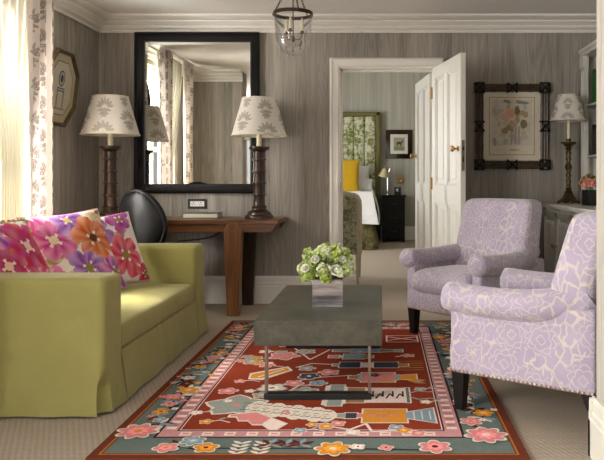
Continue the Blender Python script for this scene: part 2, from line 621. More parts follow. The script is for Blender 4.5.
def obj(name, mb, mats, parent=None, loc=(0, 0, 0), rot=(0, 0, 0), bev=0.0, smooth=True, ang=40, sub=0, uv=False, flip=True, bseg=2):
    me = bpy.data.meshes.new(name)
    me.from_pydata([tuple(p) for p in mb.v], [], mb.f)
    if not isinstance(mats, (list, tuple)):
        mats = [mats]
    for m in mats:
        me.materials.append(m)
    me.polygons.foreach_set('material_index', mb.m)
    if any(c is not None for c in mb.c):
        a = me.color_attributes.new('Col', 'FLOAT_COLOR', 'CORNER')
        k = 0
        buf = np.ones((len(me.loops), 4), dtype=np.float32)
        for pi_, p in enumerate(me.polygons):
            cc = mb.c[pi_] or (1, 1, 1, 1)
            for li in p.loop_indices:
                buf[li] = cc
        a.data.foreach_set('color', buf.ravel())
    elif mb.vc:
        a = me.color_attributes.new('Col', 'FLOAT_COLOR', 'POINT')
        buf = np.ones((len(me.vertices), 4), dtype=np.float32)
        for i, cc in mb.vc.items():
            buf[i] = cc
        a.data.foreach_set('color', buf.ravel())
    if flip:
        bm = bmesh.new(); bm.from_mesh(me)
        bmesh.ops.recalc_face_normals(bm, faces=bm.faces)
        bm.to_mesh(me); bm.free()
    if uv:
        ul = me.uv_layers.new(name='UVMap')
        for p in me.polygons:
            nx, ny, nz = (abs(t) for t in p.normal)
            for li in p.loop_indices:
                co = me.vertices[me.loops[li].vertex_index].co
                if nz >= nx and nz >= ny: q = (co.x + 3.1, co.y + 1.7)
                elif nx >= ny: q = (co.y + 5.3, co.z + .4)
                else: q = (co.x + 9.2, co.z + .9)
                ul.data[li].uv = q
    if smooth:
        me.polygons.foreach_set('use_smooth', [True] * len(me.polygons))
        try:
            me.set_sharp_from_angle(angle=math.radians(ang))
        except Exception:
            pass
    o = bpy.data.objects.new(name, me)
    COL.objects.link(o)
    o.location = loc; o.rotation_euler = rot
    if parent is not None:
        o.parent = parent
    if bev:
        b = o.modifiers.new('edge', 'BEVEL'); b.width = bev; b.segments = bseg; b.limit_method = 'ANGLE'; b.angle_limit = math.radians(35)
    if sub:
        q = o.modifiers.new('smooth', 'SUBSURF'); q.levels = sub; q.render_levels = sub
    return o


def tag(o, label, cat, group=None):
    o['label'] = label; o['category'] = cat
    if group: o['group'] = group
    return o


def thing(name, label, cat, loc=(0, 0, 0), rz=0.0, group=None):
    o = bpy.data.objects.new(name, None)
    COL.objects.link(o)
    o.empty_display_size = 0.1
    o.location = loc; o.rotation_euler = (0, 0, rz)
    return tag(o, label, cat, group)


def struct(name, mb, m, parent=None, **kw):
    o = obj(name, mb, m, parent, **kw)
    if parent is None:
        o['kind'] = 'structure'
    return o


def dup(root, loc, rz, label, group=None, scale=None):
    r = root.copy(); COL.objects.link(r)
    r.location = loc; r.rotation_euler = (0, 0, rz)
    r['label'] = label
    if group: r['group'] = group
    if scale: r.scale = (scale,) * 3
    for ch in list(root.children):
        c = ch.copy(); COL.objects.link(c); c.parent = r
        for g in ch.children:
            d = g.copy(); COL.objects.link(d); d.parent = c
    return r


# ------------------------------------------------------------------ camera
cam = bpy.data.cameras.new('camera')
cam.sensor_fit = 'HORIZONTAL'; cam.sensor_width = 36.0
cam.lens = 36.0 * FPX / 604.0
cam.shift_x = (302 - CX) / 604.0
cam.shift_y = (CY - 230) / 604.0
cam.clip_end = 60
co = bpy.data.objects.new('camera', cam)
co.location = (0, 0, CAMZ); co.rotation_euler = (PI / 2, 0, 0)
COL.objects.link(co)
SC.camera = co

# ------------------------------------------------------------------ room shell
XL, XR, YB, ZC = -2.53, 2.12, 6.25, 2.548
WT = 0.17                      # wall thickness
YBED = 12.9                    # far wall of the bedroom
DX0, DX1, DZ = -0.385, 0.470, 2.108   # door opening
YF0, YF1 = 2.52, 2.78          # wall between this room and the one the camera stands in

mb = MB(); mb.box(-4.0, 4.0, -2.5, YBED + .2, -0.1, 0.0)
struct('floor', mb, M['carpet'], smooth=False)
mb = MB(); mb.box(XL - .15, XR + .15, -2.5, YB, ZC, ZC + .1)
struct('ceiling', mb, M['ceil'], smooth=False)

# back wall with the door opening
mb = MB()
mb.box(XL - .15, DX0, YB, YB + WT, 0, 3.3)
mb.box(DX1, XR + .15, YB, YB + WT, 0, 3.3)
mb.box(DX0, DX1, YB, YB + WT, DZ, 3.3)
struct('wall_back', mb, M['wall_x'], smooth=False)

# left wall with two window openings
WIN = [(3.95, 5.02, 0.55, 2.36), (-0.9, 1.25, 0.4, 2.36)]
mb = MB()


def wall_y_with_openings(mb, x0, x1, y0, y1, z1, wins):
    ys = y0
    for a, b, c, d in sorted(wins):
        mb.box(x0, x1, ys, a, 0, z1)
        mb.box(x0, x1, a, b, 0, c)
        mb.box(x0, x1, a, b, d, z1)
        ys = b
    mb.box(x0, x1, ys, y1, 0, z1)


wall_y_with_openings(mb, XL - .2, XL, -2.5, YB, ZC, WIN)
struct('wall_left', mb, M['wall_y'], smooth=False)
mb = MB(); mb.box(XR, XR + .15, YF1, YB, 0, ZC)
struct('wall_right', mb, M['wall_y'], smooth=False)
# the opening towards the camera: stub on the left, longer wall on the right
mb = MB(); mb.box(XL, -1.86, 2.86, 3.13, 0, ZC)
struct('wall_front', mb, M['wall_x'], smooth=False)
mb = MB(); mb.box(0.852, XR + .15, YF0, YF1, 0, ZC)
struct('wall_opening', mb, M['wall_pale'], smooth=False)


def skirting_profile(h=0.245, d=0.03):
    return [(0, 0), (d, 0), (d, h * .62), (d * .8, h * .66), (d * .8, h * .74), (d * .55, h * .78), (d * .55, h * .92), (d * .3, h), (0, h)]


def skirt_x(name, x0, x1, y, sgn=-1, m='white'):
    mb = MB(); mb.prism(skirting_profile(), lambda u, v, w: (w, y + sgn * u, v), x0, x1)
    return struct(name, mb, M[m], smooth=False)


def skirt_y(name, y0, y1, x, sgn=1, m='white'):
    mb = MB(); mb.prism(skirting_profile(), lambda u, v, w: (x + sgn * u, w, v), y0, y1)
    return struct(name, mb, M[m], smooth=False)


skirt_x('baseboard_back', XL, DX0 - .083, YB)
skirt_x('baseboard_back_right', DX1 + .083, 1.44, YB)
skirt_y('baseboard_left', 3.13, YB, XL)
mb = MB()
pr = skirting_profile(0.235, 0.026)
mb.prism(pr, lambda u, v, w: (0.852 - u, w, v), YF0, YF1 + .026)
mb.prism(pr, lambda u, v, w: (w, YF1 + u, v), 0.852 - .026, XR)
struct('baseboard_opening', mb, M['doorwhite'], smooth=False)

# cornice
crn = [(0, 0), (0.020, 0), (0.020, 0.016), (0.006, 0.022), (0.006, 0.028), (0.05, 0.036), (0.056, 0.050), (0.040, 0.056), (0.075, 0.074), (0.095, 0.082), (0.095, 0.096), (0.080, 0.100), (0.15, 0.112), (0.162, 0.118), (0.162, 0.136), (0, 0.136)]
ZK = ZC - 0.135
mb = MB(); mb.prism(crn, lambda u, v, w: (w, YB - u, ZK + v), XL, XR)
struct('trim_cornice_back', mb, M['white'], smooth=False)
mb = MB(); mb.prism(crn, lambda u, v, w: (XL + u, w, ZK + v), 3.13, YB)
struct('trim_cornice_left', mb, M['white'], smooth=False)
mb = MB(); mb.prism(crn, lambda u, v, w: (w, 3.13 + u, ZK + v), XL, -1.86)
struct('trim_cornice_front', mb, M['white'], smooth=False)
mb = MB(); mb.prism(crn, lambda u, v, w: (XR - u, w, ZK + v), YF1, YB)
struct('trim_cornice_right', mb, M['white'], smooth=False)

# windows in the left wall
for i, (a, b, c, d) in enumerate(WIN):
    mb = MB()
    x0, x1 = XL - .13, XL - .07
    t = .06
    mb.box(x0, x1, a, b, c, c + t); mb.box(x0, x1, a, b, d - t, d)
    mb.box(x0, x1, a, a + t, c, d); mb.box(x0, x1, b - t, b, c, d)
    mb.box(x0 + .01, x1 - .01, a, b, (c + d) / 2 - .025, (c + d) / 2 + .025)
    mb.box(x0 + .015, x1 - .015, (a + b) / 2 - .015, (a + b) / 2 + .015, c, d)
    w = struct('window_%d' % (i + 1), mb, M['white'], bev=.004)
    mb = MB(); mb.box(XL - .102, XL - .098, a + .03, b - .03, c + .03, d - .03)
    obj('pane', mb, M['pane'], w, smooth=False)
    mb = MB(); mb.box(XL - .15, XL + .05, a - .03, b + .03, c - .03, c)
    obj('window_sill', mb, M['white'], w, bev=.005)

# ------------------------------------------------------------------ door frame and the two doors
mb = MB()
AW = 0.082
arch = [(0, 0), (AW, 0), (AW, .014), (AW * .85, .03), (AW * .72, .03), (AW * .68, .02), (AW * .2, .016), (AW * .14, .024), (0, .02)]


def arch_frame(y, sgn):
    # profile: u outwards from opening, v off the wall
    mb.prism(arch, lambda u, v, w: (DX0 + .0 - u, y + sgn * v, w), 0, DZ + .0)
    mb.prism(arch, lambda u, v, w: (DX1 + u, y + sgn * v, w), 0, DZ)
    # head with mitred ends
    n = len(arch)
    vs = [(DX0 - u, y + sgn * v, DZ + u) for u, v in arch] + [(DX1 + u, y + sgn * v, DZ + u) for u, v in arch]
    fs = [list(range(n)), list(range(n, 2 * n))] + [(i, (i + 1) % n, n + (i + 1) % n, n + i) for i in range(n)]
    mb.add(vs, fs)
    vs = [(DX0 - u, y + sgn * v, DZ) for u, v in arch] + [(DX0 - u, y + sgn * v, DZ + u) for u, v in arch]
    mb.add(vs, [(i, (i + 1) % n, n + (i + 1) % n, n + i) for i in range(n)])
    vs = [(DX1 + u, y + sgn * v, DZ) for u, v in arch] + [(DX1 + u, y + sgn * v, DZ + u) for u, v in arch]
    mb.add(vs, [(i, (i + 1) % n, n + (i + 1) % n, n + i) for i in range(n)])


arch_frame(YB, -1)
arch_frame(YB + WT, 1)
# jamb lining and stop
mb.box(DX0, DX0 + .012, YB, YB + WT, 0, DZ)
mb.box(DX1 - .012, DX1, YB, YB + WT, 0, DZ)
mb.box(DX0, DX1, YB, YB + WT, DZ - .012, DZ)
mb.box(DX0 + .012, DX0 + .03, YB + .07, YB + .11, 0, DZ - .012)
mb.box(DX0 + .012, DX1 - .012, YB + .07, YB + .11, DZ - .03, DZ - .012)
frame = struct('trim_door_frame', mb, M['white'], smooth=False)
mb = MB(); mb.box(DX0 + .0115, DX0 + .0145, YB + .02, YB + .05, .99, 1.08)
obj('strike_plate', mb, M['steel'], frame, bev=.001)


def make_door(name, hinge, ang, width, hgt, label_side):
    """leaf with its hinge edge at local x=0, running along +x; panels on both faces; local y is the thickness"""
    t = .042
    root = bpy.data.objects.new(name, None); COL.objects.link(root)
    root.location = hinge; root.rotation_euler = (0, 0, ang); root['kind'] = 'structure'
    st, rail = .095, .10
    mid0, mid1 = .90, 1.06          # lock rail
    cx = width / 2
    mb = MB()
    # stiles, rails, muntin
    mb.box(0, st, -t / 2, t / 2, .005, hgt); mb.box(width - st, width, -t / 2, t / 2, .005, hgt)
    mb.box(st, width - st, -t / 2, t / 2, hgt - rail, hgt); mb.box(st, width - st, -t / 2, t / 2, .005, .22)
    mb.box(st, width - st, -t / 2, t / 2, mid0, mid1)
    mb.box(cx - .045, cx + .045, -t / 2, t / 2, .22, hgt - rail)
    obj('door_frame', mb, M['doorwhite'], root, bev=.003)
    for (a, b) in ((st, cx - .045), (cx + .045, width - st)):
        for (c, d) in ((.22, mid0), (mid1, hgt - rail)):
            mb = MB()
            mb.box(a, b, -.008, .008, c, d)
            for sg in (-1, 1):
                # raised moulding round the panel
                g = .024
                for (p0, p1, q0, q1) in ((a, a + g, c, d), (b - g, b, c, d), (a, b, c, c + g), (a, b, d - g, d)):
                    mb.box(p0, p1, min(0, sg * .017), max(0, sg * .017), q0, q1)
                mb.box(a + .05, b - .05, min(0, sg * .013), max(0, sg * .013), c + .05, d - .05)
            obj('door_panel', mb, M['doorwhite'], root, bev=.004)
    # knobs
    for sg in ((-1, 1) if label_side == 'bed' else (-1,)):
        mb = MB()
        mb.T = Matrix.Translation((width - .055, sg * t / 2, 1.345)) @ Matrix.Rotation(-sg * PI / 2, 4, 'X')
        mb.lathe([(.022, 0), (.022, .006), (.009, .01), (.009, .03), (.02, .036), (.026, .05), (.02, .062), (.004, .066)], n=16)
        obj('door_knob', mb, M['bright_brass'], root)
    mb = MB(); mb.box(width - .001, width + .002, -.012, .012, 1.17, 1.41)
    lp = obj('lock_plate', mb, M['steel'], root)
    mb = MB(); mb.box(width + .0015, width + .006, -.007, .007, 1.33, 1.36)
    mb.box(width + .0015, width + .003, -.006, .006, 1.24, 1.28)
    obj('latch', mb, M['brass'], lp)
    for z in (.25, 1.02, 1.82):
        mb = MB()
        mb.box(-.012, .012, -t / 2 - .004, -t / 2 + .012, z, z + .10)
        mb.tube([(-.002, -t / 2 - .006, z - .004), (-.002, -t / 2 - .006, z + .104)], .008, 8)
        obj('hinge', mb, M['bright_brass'], root)
    return root


# leaf opening into this room, hinged on the right jamb
h1 = Vector((DX1 - .004, YB - .04, 0)); e1 = Vector((0.622, 5.46, 0))
d1 = e1 - h1
door1 = make_door('door_1', h1, math.atan2(d1.y, d1.x), .80, 2.088, 'room')
h2 = Vector((DX1 - .012, YB + WT + .05, 0)); e2 = Vector((0.372, 7.16, 0))
d2 = e2 - h2
door2 = make_door('door_2', h2, math.atan2(d2.y, d2.x), .76, 2.088, 'bed')

# ------------------------------------------------------------------ bedroom shell
mb = MB(); mb.box(-3.0, 2.2, YBED, YBED + .15, 0, 3.3)
struct('wall_bedroom_back', mb, M['bed_wall'], smooth=False)
mb = MB(); wall_y_with_openings(mb, -3.15, -3.0, YB + WT, YBED, 3.3, [(8.3, 10.6, .5, 2.6)])
struct('wall_bedroom_left', mb, M['bed_wall'], smooth=False)
mb = MB(); mb.box(1.75, 1.9, YB + WT, YBED, 0, 3.3)
struct('wall_bedroom_right', mb, M['bed_wall'], smooth=False)
mb = MB(); mb.box(-3.15, 2.3, YB + WT, YBED + .15, 3.3, 3.4)
struct('ceiling_bedroom', mb, M['ceil'], smooth=False)
skirt_x('baseboard_bedroom', -3.0, 1.75, YBED)
mb = MB()
a, b, c, d = 8.3, 10.6, .5, 2.6
mb.box(-3.1, -3.04, a, b, c, c + .06); mb.box(-3.1, -3.04, a, b, d - .06, d); mb.box(-3.1, -3.04, a, a + .06, c, d); mb.box(-3.1, -3.04, b - .06, b, c, d)
mb.box(-3.09, -3.05, (a + b) / 2 - .02, (a + b) / 2 + .02, c, d)
w = struct('window_3', mb, M['white'])
mb = MB(); mb.box(-3.072, -3.068, a + .03, b - .03, c + .03, d - .03)
obj('pane', mb, M['pane'], w, smooth=False)


# ------------------------------------------------------------------ printed patterns (colour per vertex)
def leaf_d(x, y, cx, cy, ang, L, W):
    """inside a leaf that starts at (cx,cy) and points along ang"""
    dx, dy = x - cx, y - cy
    u = (dx * math.cos(ang) + dy * math.sin(ang)) / L
    v = (-dx * math.sin(ang) + dy * math.cos(ang)) / W
    if u < 0 or u > 1: return False
    return abs(v) < 0.5 * (4 * u * (1 - u)) ** 0.7 and abs(v) > 0.05


SPRIG = []
for k in range(7):
    a = PI / 2 + (k - 3) * 0.46
    SPRIG.append((0.10 * math.cos(a), 0.10 * math.sin(a) - .06, a, .36 - .015 * abs(k - 3), .115))
for sg in (-1, 1):
    SPRIG.append((sg * .06, -.14, PI / 2 + sg * 1.75, .36, .12))
    SPRIG.append((sg * .04, -.22, PI / 2 + sg * 2.15, .30, .11))
    SPRIG.append((sg * .02, -.30, PI / 2 + sg * 2.6, .22, .10))


def sprig(x, y):
    """repeating leaf sprigs in a half-drop lattice, one motif per unit cell"""
    i0 = math.floor(x)
    for i in (i0 - 1, i0, i0 + 1):
        off = .5 if i % 2 else 0
        j0 = math.floor(y + off)
        for j in (j0 - 1, j0, j0 + 1):
            lx, ly = (x - i - .5) / 1.0, (y + off - j - .5) / 1.0
            if lx * lx + ly * ly > .36: continue
            if -.45 < ly < .0 and abs(lx) < .012: return True
            for L in SPRIG:
                if leaf_d(lx, ly, *L): return True
    return False


# ------------------------------------------------------------------ curtains
def make_curtain(name, label, y0, y1, x, z0, z1, folds, amp, cell, group):
    ns, nz = 200, 300
    W = (y1 - y0)
    cream, ink = lin((226, 217, 208)), lin((160, 147, 140))

    def pos(u, v):
        z = z0 + (z1 - z0) * v
        k = 1.0 - .10 * math.sin(PI * min(1, v * 1.15)) 
        y = (y0 + y1) / 2 + (u - .5) * W * k
        a = amp * (1.0 - .25 * v) * (1 if v < .93 else .6)
        dx = a * math.sin(u * folds * 2 * PI + .4 * math.sin(v * 4)) + .3 * a * math.sin(u * folds * 4.3 * PI + 1 + v * 2)
        if v > .93:
            dx += .012 * math.sin(u * 60 * PI)
        return Vector((x + dx, y, z))
    fl = 1.35 * W       # flat width of cloth shown

    def colr(u, v):
        return ink if sprig(u * fl / cell, (z0 + (z1 - z0) * v) / (cell * 1.15)) else cream
    mb = MB(); mb.grid(pos, ns, nz, cfn=colr)
    o = obj(name, mb, M['drape'], ang=180)
    return tag(o, label, 'curtain', group)


make_curtain('printed_curtain', 'cream curtain printed with grey leaf sprigs, between the window and the octagonal picture', 4.64, 5.02, -2.355, .02, 2.52, 4, .026, .2, None)
make_curtain('printed_curtain', 'leaf-printed curtain on the window side away from the octagonal picture, seen only in the mirror', 3.80, 4.12, -2.355, .02, 2.52, 4, .026, .2, None)
mb = MB()


def shp(u, v):
    z = .05 + 2.45 * v
    t = max(0.0, min(1.0, (z - 1.15) / 1.3))
    t = t * t * (3 - 2 * t)
    ya = 4.42 + (4.02 - 4.42) * t
    yb = 4.70 + (4.93 - 4.70) * t
    y = ya + (yb - ya) * u
    return Vector((-2.43 + .022 * math.sin(u * 9 * 2 * PI + v) * (1.2 - .5 * t), y, z))


mb.grid(shp, 140, 60)
tag(obj('sheer_curtain', mb, M['sheer'], ang=180), 'plain cream-green inner curtain gathered in front of the bright window', 'curtain')

# ------------------------------------------------------------------ rug
RX0, RX1, RY0, RY1 = -1.16, 0.58, 2.735, 5.42
RCX, RCY = (RX0 + RX1) / 2, (RY0 + RY1) / 2
RUST, TEAL, PINK, RED = lin((106, 54, 38)), lin((104, 116, 110)), lin((196, 142, 142)), lin((138, 56, 36))
DARK, CREAM, ORANGE, GREY = lin((54, 38, 38)), lin((222, 210, 194)), lin((214, 144, 52)), lin((150, 156, 146))
ROSE, BLUE, NAVY, TAN = lin((214, 134, 132)), lin((134, 156, 166)), lin((62, 66, 78)), lin((160, 122, 86))
PALE, MAROON, STEM = lin((232, 210, 200)), lin((100, 40, 36)), lin((48, 44, 42))


class Rug:
    def __init__(s):
        s.mb = MB(); s.layer = 0

    def poly(s, pts, col, lay):
        s.n = (getattr(s, 'n', 0) + 1) % 250
        z = .0125 + lay * .00035 + s.n * 1.2e-6
        s.mb.poly([(x - RCX, y - RCY, z) for x, y in pts], col)

    def rect(s, x0, x1, y0, y1, col, lay):
        s.poly([(x0, y0), (x1, y0), (x1, y1), (x0, y1)], col, lay)

    def frame(s, x0, x1, y0, y1, w, col, lay):
        s.rect(x0, x1, y0, y0 + w, col, lay); s.rect(x0, x1, y1 - w, y1, col, lay)
        s.rect(x0, x0 + w, y0 + w, y1 - w, col, lay); s.rect(x1 - w, x1, y0 + w, y1 - w, col, lay)

    def ell(s, cx, cy, rx, ry, col, lay, n=14, rot=0):
        c, q = math.cos(rot), math.sin(rot)
        s.poly([(cx + rx * math.cos(2 * PI * i / n) * c - ry * math.sin(2 * PI * i / n) * q,
                 cy + rx * math.cos(2 * PI * i / n) * q + ry * math.sin(2 * PI * i / n) * c) for i in range(n)], col, lay)

    def flower(s, cx, cy, r, col, cen, outline=CREAM, n=5, lay=6, rot=None, depth=.32):
        rot = R.random() * 6 if rot is None else rot

        def ring(k):
            return [(cx + k * r * (1 - depth + depth * abs(math.cos(n * .5 * a))) * math.cos(a + rot), cy + k * r * (1 - depth + depth * abs(math.cos(n * .5 * a))) * math.sin(a + rot)) for a in (2 * PI * i / (n * 8) for i in range(n * 8))]
        if outline is not None:
            s.poly(ring(1.15), outline, lay)
        s.poly(ring(1.0), col, lay + 1)
        s.poly(ring(.55), tuple(min(1, v * 1.35) for v in col[:3]) + (1,), lay + 2)
        s.ell(cx, cy, r * .22, r * .22, cen, lay + 3, 8)

    def line(s, pts, w, col, lay):
        for (x0, y0), (x1, y1) in zip(pts[:-1], pts[1:]):
            dx, dy = x1 - x0, y1 - y0
            L = math.hypot(dx, dy) or 1
            nx, ny = -dy / L * w / 2, dx / L * w / 2
            s.poly([(x0 + nx, y0 + ny), (x1 + nx, y1 + ny), (x1 - nx, y1 - ny), (x0 - nx, y0 - ny)], col, lay)

    def leaf(s, x, y, ang, L, W, col, lay):
        pts = []
        for k in range(9):
            t = k / 8; pts.append((t * L, W * .5 * math.sin(PI * t)))
        for k in range(7, 0, -1):
            t = k / 8; pts.append((t * L, -W * .5 * math.sin(PI * t)))
        c, q = math.cos(ang), math.sin(ang)
        s.poly([(x + a * c - b * q, y + a * q + b * c) for a, b in pts], col, lay)

    def vase(s, cx, cy, secs, lay=5, out=CREAM):
        """secs: list of (length, half-width at start, half-width at end, colour), laid along +x from cx"""
        x = cx
        for L, a, b, col in secs:
            if out is not None:
                e = .008
                s.poly([(x - e, cy - a - e), (x + L + e, cy - b - e), (x + L + e, cy + b + e), (x - e, cy + a + e)], out, lay)
            s.poly([(x, cy - a), (x + L, cy - b), (x + L, cy + b), (x, cy + a)], col, lay + 1)
            x += L


rg = Rug()
rg.mb.col = RUST
rg.mb.box(RX0 - RCX, RX1 - RCX, RY0 - RCY, RY1 - RCY, 0.001, .0125)
rg.frame(RX0 + .035, RX1 - .035, RY0 + .035, RY1 - .035, .009, lin((176, 106, 48)), 1)
rg.rect(RX0 + .05, RX1 - .05, RY0 + .05, RY1 - .05, TEAL, 1)
BX0, BX1, BY0, BY1 = -.955, .340, 2.962, 5.175      # outer edge of the pink guard band
rg.rect(BX0 - .012, BX1 + .012, BY0 - .012, BY1 + .012, DARK, 2)
rg.rect(BX0, BX1, BY0, BY1, PINK, 3)
g = .068
rg.rect(BX0 + g, BX1 - g, BY0 + g, BY1 - g, DARK, 4)
rg.rect(BX0 + g + .008, BX1 - g - .008, BY0 + g + .008, BY1 - g - .008, PALE, 5)
rg.rect(BX0 + g + .013, BX1 - g - .013, BY0 + g + .013, BY1 - g - .013, RED, 6)
# white and rose dashes in the guard band
y = BY0 + .09
while y < BY1 - .12:
    for xx in (BX0 + .012, BX1 - g + .012):
        rg.rect(xx, xx + .044, y, y + .03, PALE, 4)
        rg.rect(xx + .004, xx + .04, y + .036, y + .042, lin((150, 72, 76)), 5)
        rg.rect(xx + .004, xx + .04, y + .054, y + .060, lin((150, 72, 76)), 5)
    y += .078
x = BX0 + .09
while x < BX1 - .12:
    for yy in (BY0 + .012, BY1 - g + .012):
        rg.rect(x, x + .048, yy, yy + .044, PALE, 4)
        rg.rect(x + .01, x + .04, yy + .015, yy + .03, ROSE, 5)
    x += .095
# border: stems, flowers and leaves, all round
bl, br = (RX0 + .05 + BX0) / 2, (RX1 - .05 + BX1) / 2
bn, bf = (RY0 + .05 + BY0) / 2, (RY1 - .05 + BY1) / 2


def border_run(horizontal, fixed, a, b, seed):
    q = random.Random(seed)
    t = a; k = 0; last = None
    kinds = [(ROSE, ORANGE, .07, 6), (ORANGE, MAROON, .045, 5), (PALE, ROSE, .04, 5), (ORANGE, CREAM, .06, 6), (ROSE, DARK, .042, 4), (BLUE, CREAM, .042, 5), (MAROON, ORANGE, .05, 5)]
    while t < b:
        col, cen, r, n = kinds[(k * 3 + seed) % len(kinds)]
        off = q.uniform(-.04, .04)
        p = (t, fixed + off) if horizontal else (fixed + off, t)
        if last is not None:
            mid = ((p[0] + last[0]) / 2 + q.uniform(-.03, .03), (p[1] + last[1]) / 2 + q.uniform(-.03, .03))
            rg.line([last, mid, p], .012, STEM, 7)
            for _ in range(7):
                ang = q.uniform(0, 2 * PI)
                rg.leaf(mid[0], mid[1], ang, .07, .022, q.choice([CREAM, MAROON, GREY, STEM, BLUE]), 8)
        rg.flower(p[0], p[1], r * q.uniform(.65, .95), col, cen, CREAM if k % 2 else None, n, 9, depth=.35)
        sx = q.choice([-1, 1])
        p2 = (p[0] + q.uniform(-.06, .06), p[1] + sx * .06) if horizontal else (p[0] + sx * .055, p[1] + q.uniform(-.06, .06))
        rg.flower(p2[0], p2[1], .02, q.choice([ORANGE, ROSE, PALE]), DARK, None, 4, 13)
        last = p; t += .112; k += 1


border_run(False, bl, RY0 + .32, RY1 - .05, 2)
border_run(False, br, RY0 + .30, RY1 - .05, 4)
border_run(True, bf, RX0 + .2, RX1 - .2, 5)
# near border, motif by motif
for px, py, r, c, ce, n in ((138, 435, .085, ROSE, ORANGE, 8), (166, 452, .05, ROSE, ORANGE, 5), (193, 445, .05, BLUE, CREAM, 6), (206, 452, .05, ORANGE, MAROON, 5), (333, 453, .07, ORANGE, CREAM, 7), (435, 451, .065, ROSE, MAROON, 6), (486, 439, .085, ROSE, PALE, 8), (386, 452, .03, ROSE, DARK, 4), (358, 451, .03, PALE, MAROON, 4)):
    X, Y = F(px, py)
    rg.flower(X, Y, r, c, ce, CREAM, n, 15)
rg.line([F(166, 455), F(180, 450), F(204, 455)], .014, STEM, 8)
rg.line([F(215, 452), F(330, 452), F(440, 454)], .01, STEM, 8)
for px in (238, 260, 240, 262):
    X, Y = F(px, 452)
    for k in range(4):
        for sg in (-1, 1):
            rg.leaf(X, Y - .06 + k * .035, PI / 2 - sg * .8, .05, .014, CREAM, 9)
for px in (178, 286, 300, 270):
    X, Y = F(px, 448)
    for a_, c_ in ((.5, MAROON), (1.3, BLUE), (2.2, MAROON), (-.6, GREY), (3.6, MAROON)):
        rg.leaf(X, Y, a_, .065, .022, c_, 9)
# objects in the red field
L0 = 8
X, Y = F(236, 408)
for k in range(5):
    rg.leaf(X + .0, Y, 2 * PI * k / 5 + .4, .165, .14, CREAM, L0)
    rg.leaf(X + .0, Y, 2 * PI * k / 5 + .4, .15, .118, GREY, L0 + 1)
rg.ell(X, Y, .022, .022, ROSE, L0 + 2)
for k in range(9):
    X, Y = F(246 + k * 10, 410 + k * 1.1)
    rg.ell(X, Y, .05, .085 + .02 * (k % 2), CREAM, L0 + k % 2)
    for t_ in (-.05, .045):
        rg.line([(X - .02, Y + t_), (X - .005, Y + t_ + .012), (X + .012, Y + t_), (X + .025, Y + t_ + .014)], .006, STEM, L0 + 3)
    rg.line([(X - .015, Y), (X, Y + .012), (X + .015, Y)], .004, STEM, L0 + 3)
    rg.line([(X - .01, Y - .02), (X + .005, Y - .012)], .004, STEM, L0 + 3)
X, Y = F(285, 416); rg.flower(X, Y, .025, ROSE, CREAM, None, 5, L0 + 3)
rg.poly([F(244, 416), F(256, 415), F(288, 427), F(276, 434), F(268, 433), F(262, 429), F(252, 429), F(248, 425), F(238, 425), F(236, 421), F(227, 421), F(229, 418)], CREAM, L0 + 1)
rg.poly([F(244, 417), F(256, 416), F(271, 421.5), F(262, 427.5), F(252, 428), F(248, 424), F(239, 424), F(237, 420), F(230, 420), F(231, 418.5)], ROSE, L0 + 2)
rg.poly([F(271, 421.5), F(286, 427), F(275, 433), F(268, 432), F(262, 427.5)], PALE, L0 + 2)
X, Y = F(228, 394); rg.flower(X, Y, .05, ROSE, PALE, CREAM, 5, L0)
# yellow and pink figures near the table
rg.poly([F(250, 376), F(288, 369), F(293, 373), F(262, 383), F(248, 382)], CREAM, L0)
rg.poly([F(252, 377), F(287, 370.5), F(290, 373), F(262, 381), F(250, 381)], ORANGE, L0 + 1)
rg.line([F(258, 380), F(284, 372)], .012, CREAM, L0 + 2)
X, Y = F(284, 358.5)
for k in range(5):
    rg.leaf(X, Y, 2 * PI * k / 5, .11, .085, CREAM, L0); rg.leaf(X, Y, 2 * PI * k / 5, .1, .07, ROSE, L0 + 1)
for px, py, r, c, ce in ((272, 391, .062, CREAM, TAN), (294, 386, .042, ROSE, CREAM), (309, 379, .05, NAVY, CREAM), (329, 375, .048, ROSE, CREAM), (307, 371, .04, GREY, CREAM), (305, 394, .055, GREY, CREAM), (252, 364, .05, GREY, CREAM), (318, 386, .04, BLUE, NAVY), (268, 366, .03, CREAM, ORANGE), (306, 354, .05, GREY, TAN), (262, 398, .04, GREY, CREAM)):
    X, Y = F(px, py); rg.flower(X, Y, r * 1.2, c, ce, CREAM if c is not CREAM else GREY, 5, L0)
for pts in (((300, 383), (320, 380), (352, 378)), ((296, 370), (312, 366), (332, 367)), ((283, 397), (300, 388), (318, 388)), ((290, 347), (310, 362), (330, 352))):
    rg.line([F(*p) for p in pts], .012, PALE, L0)


def vs(px, py, secs, **kw):
    X, Y = F(px, py); rg.vase(X, Y, [(L, a * 1.22, b * 1.22, c) for L, a, b, c in secs], **kw)


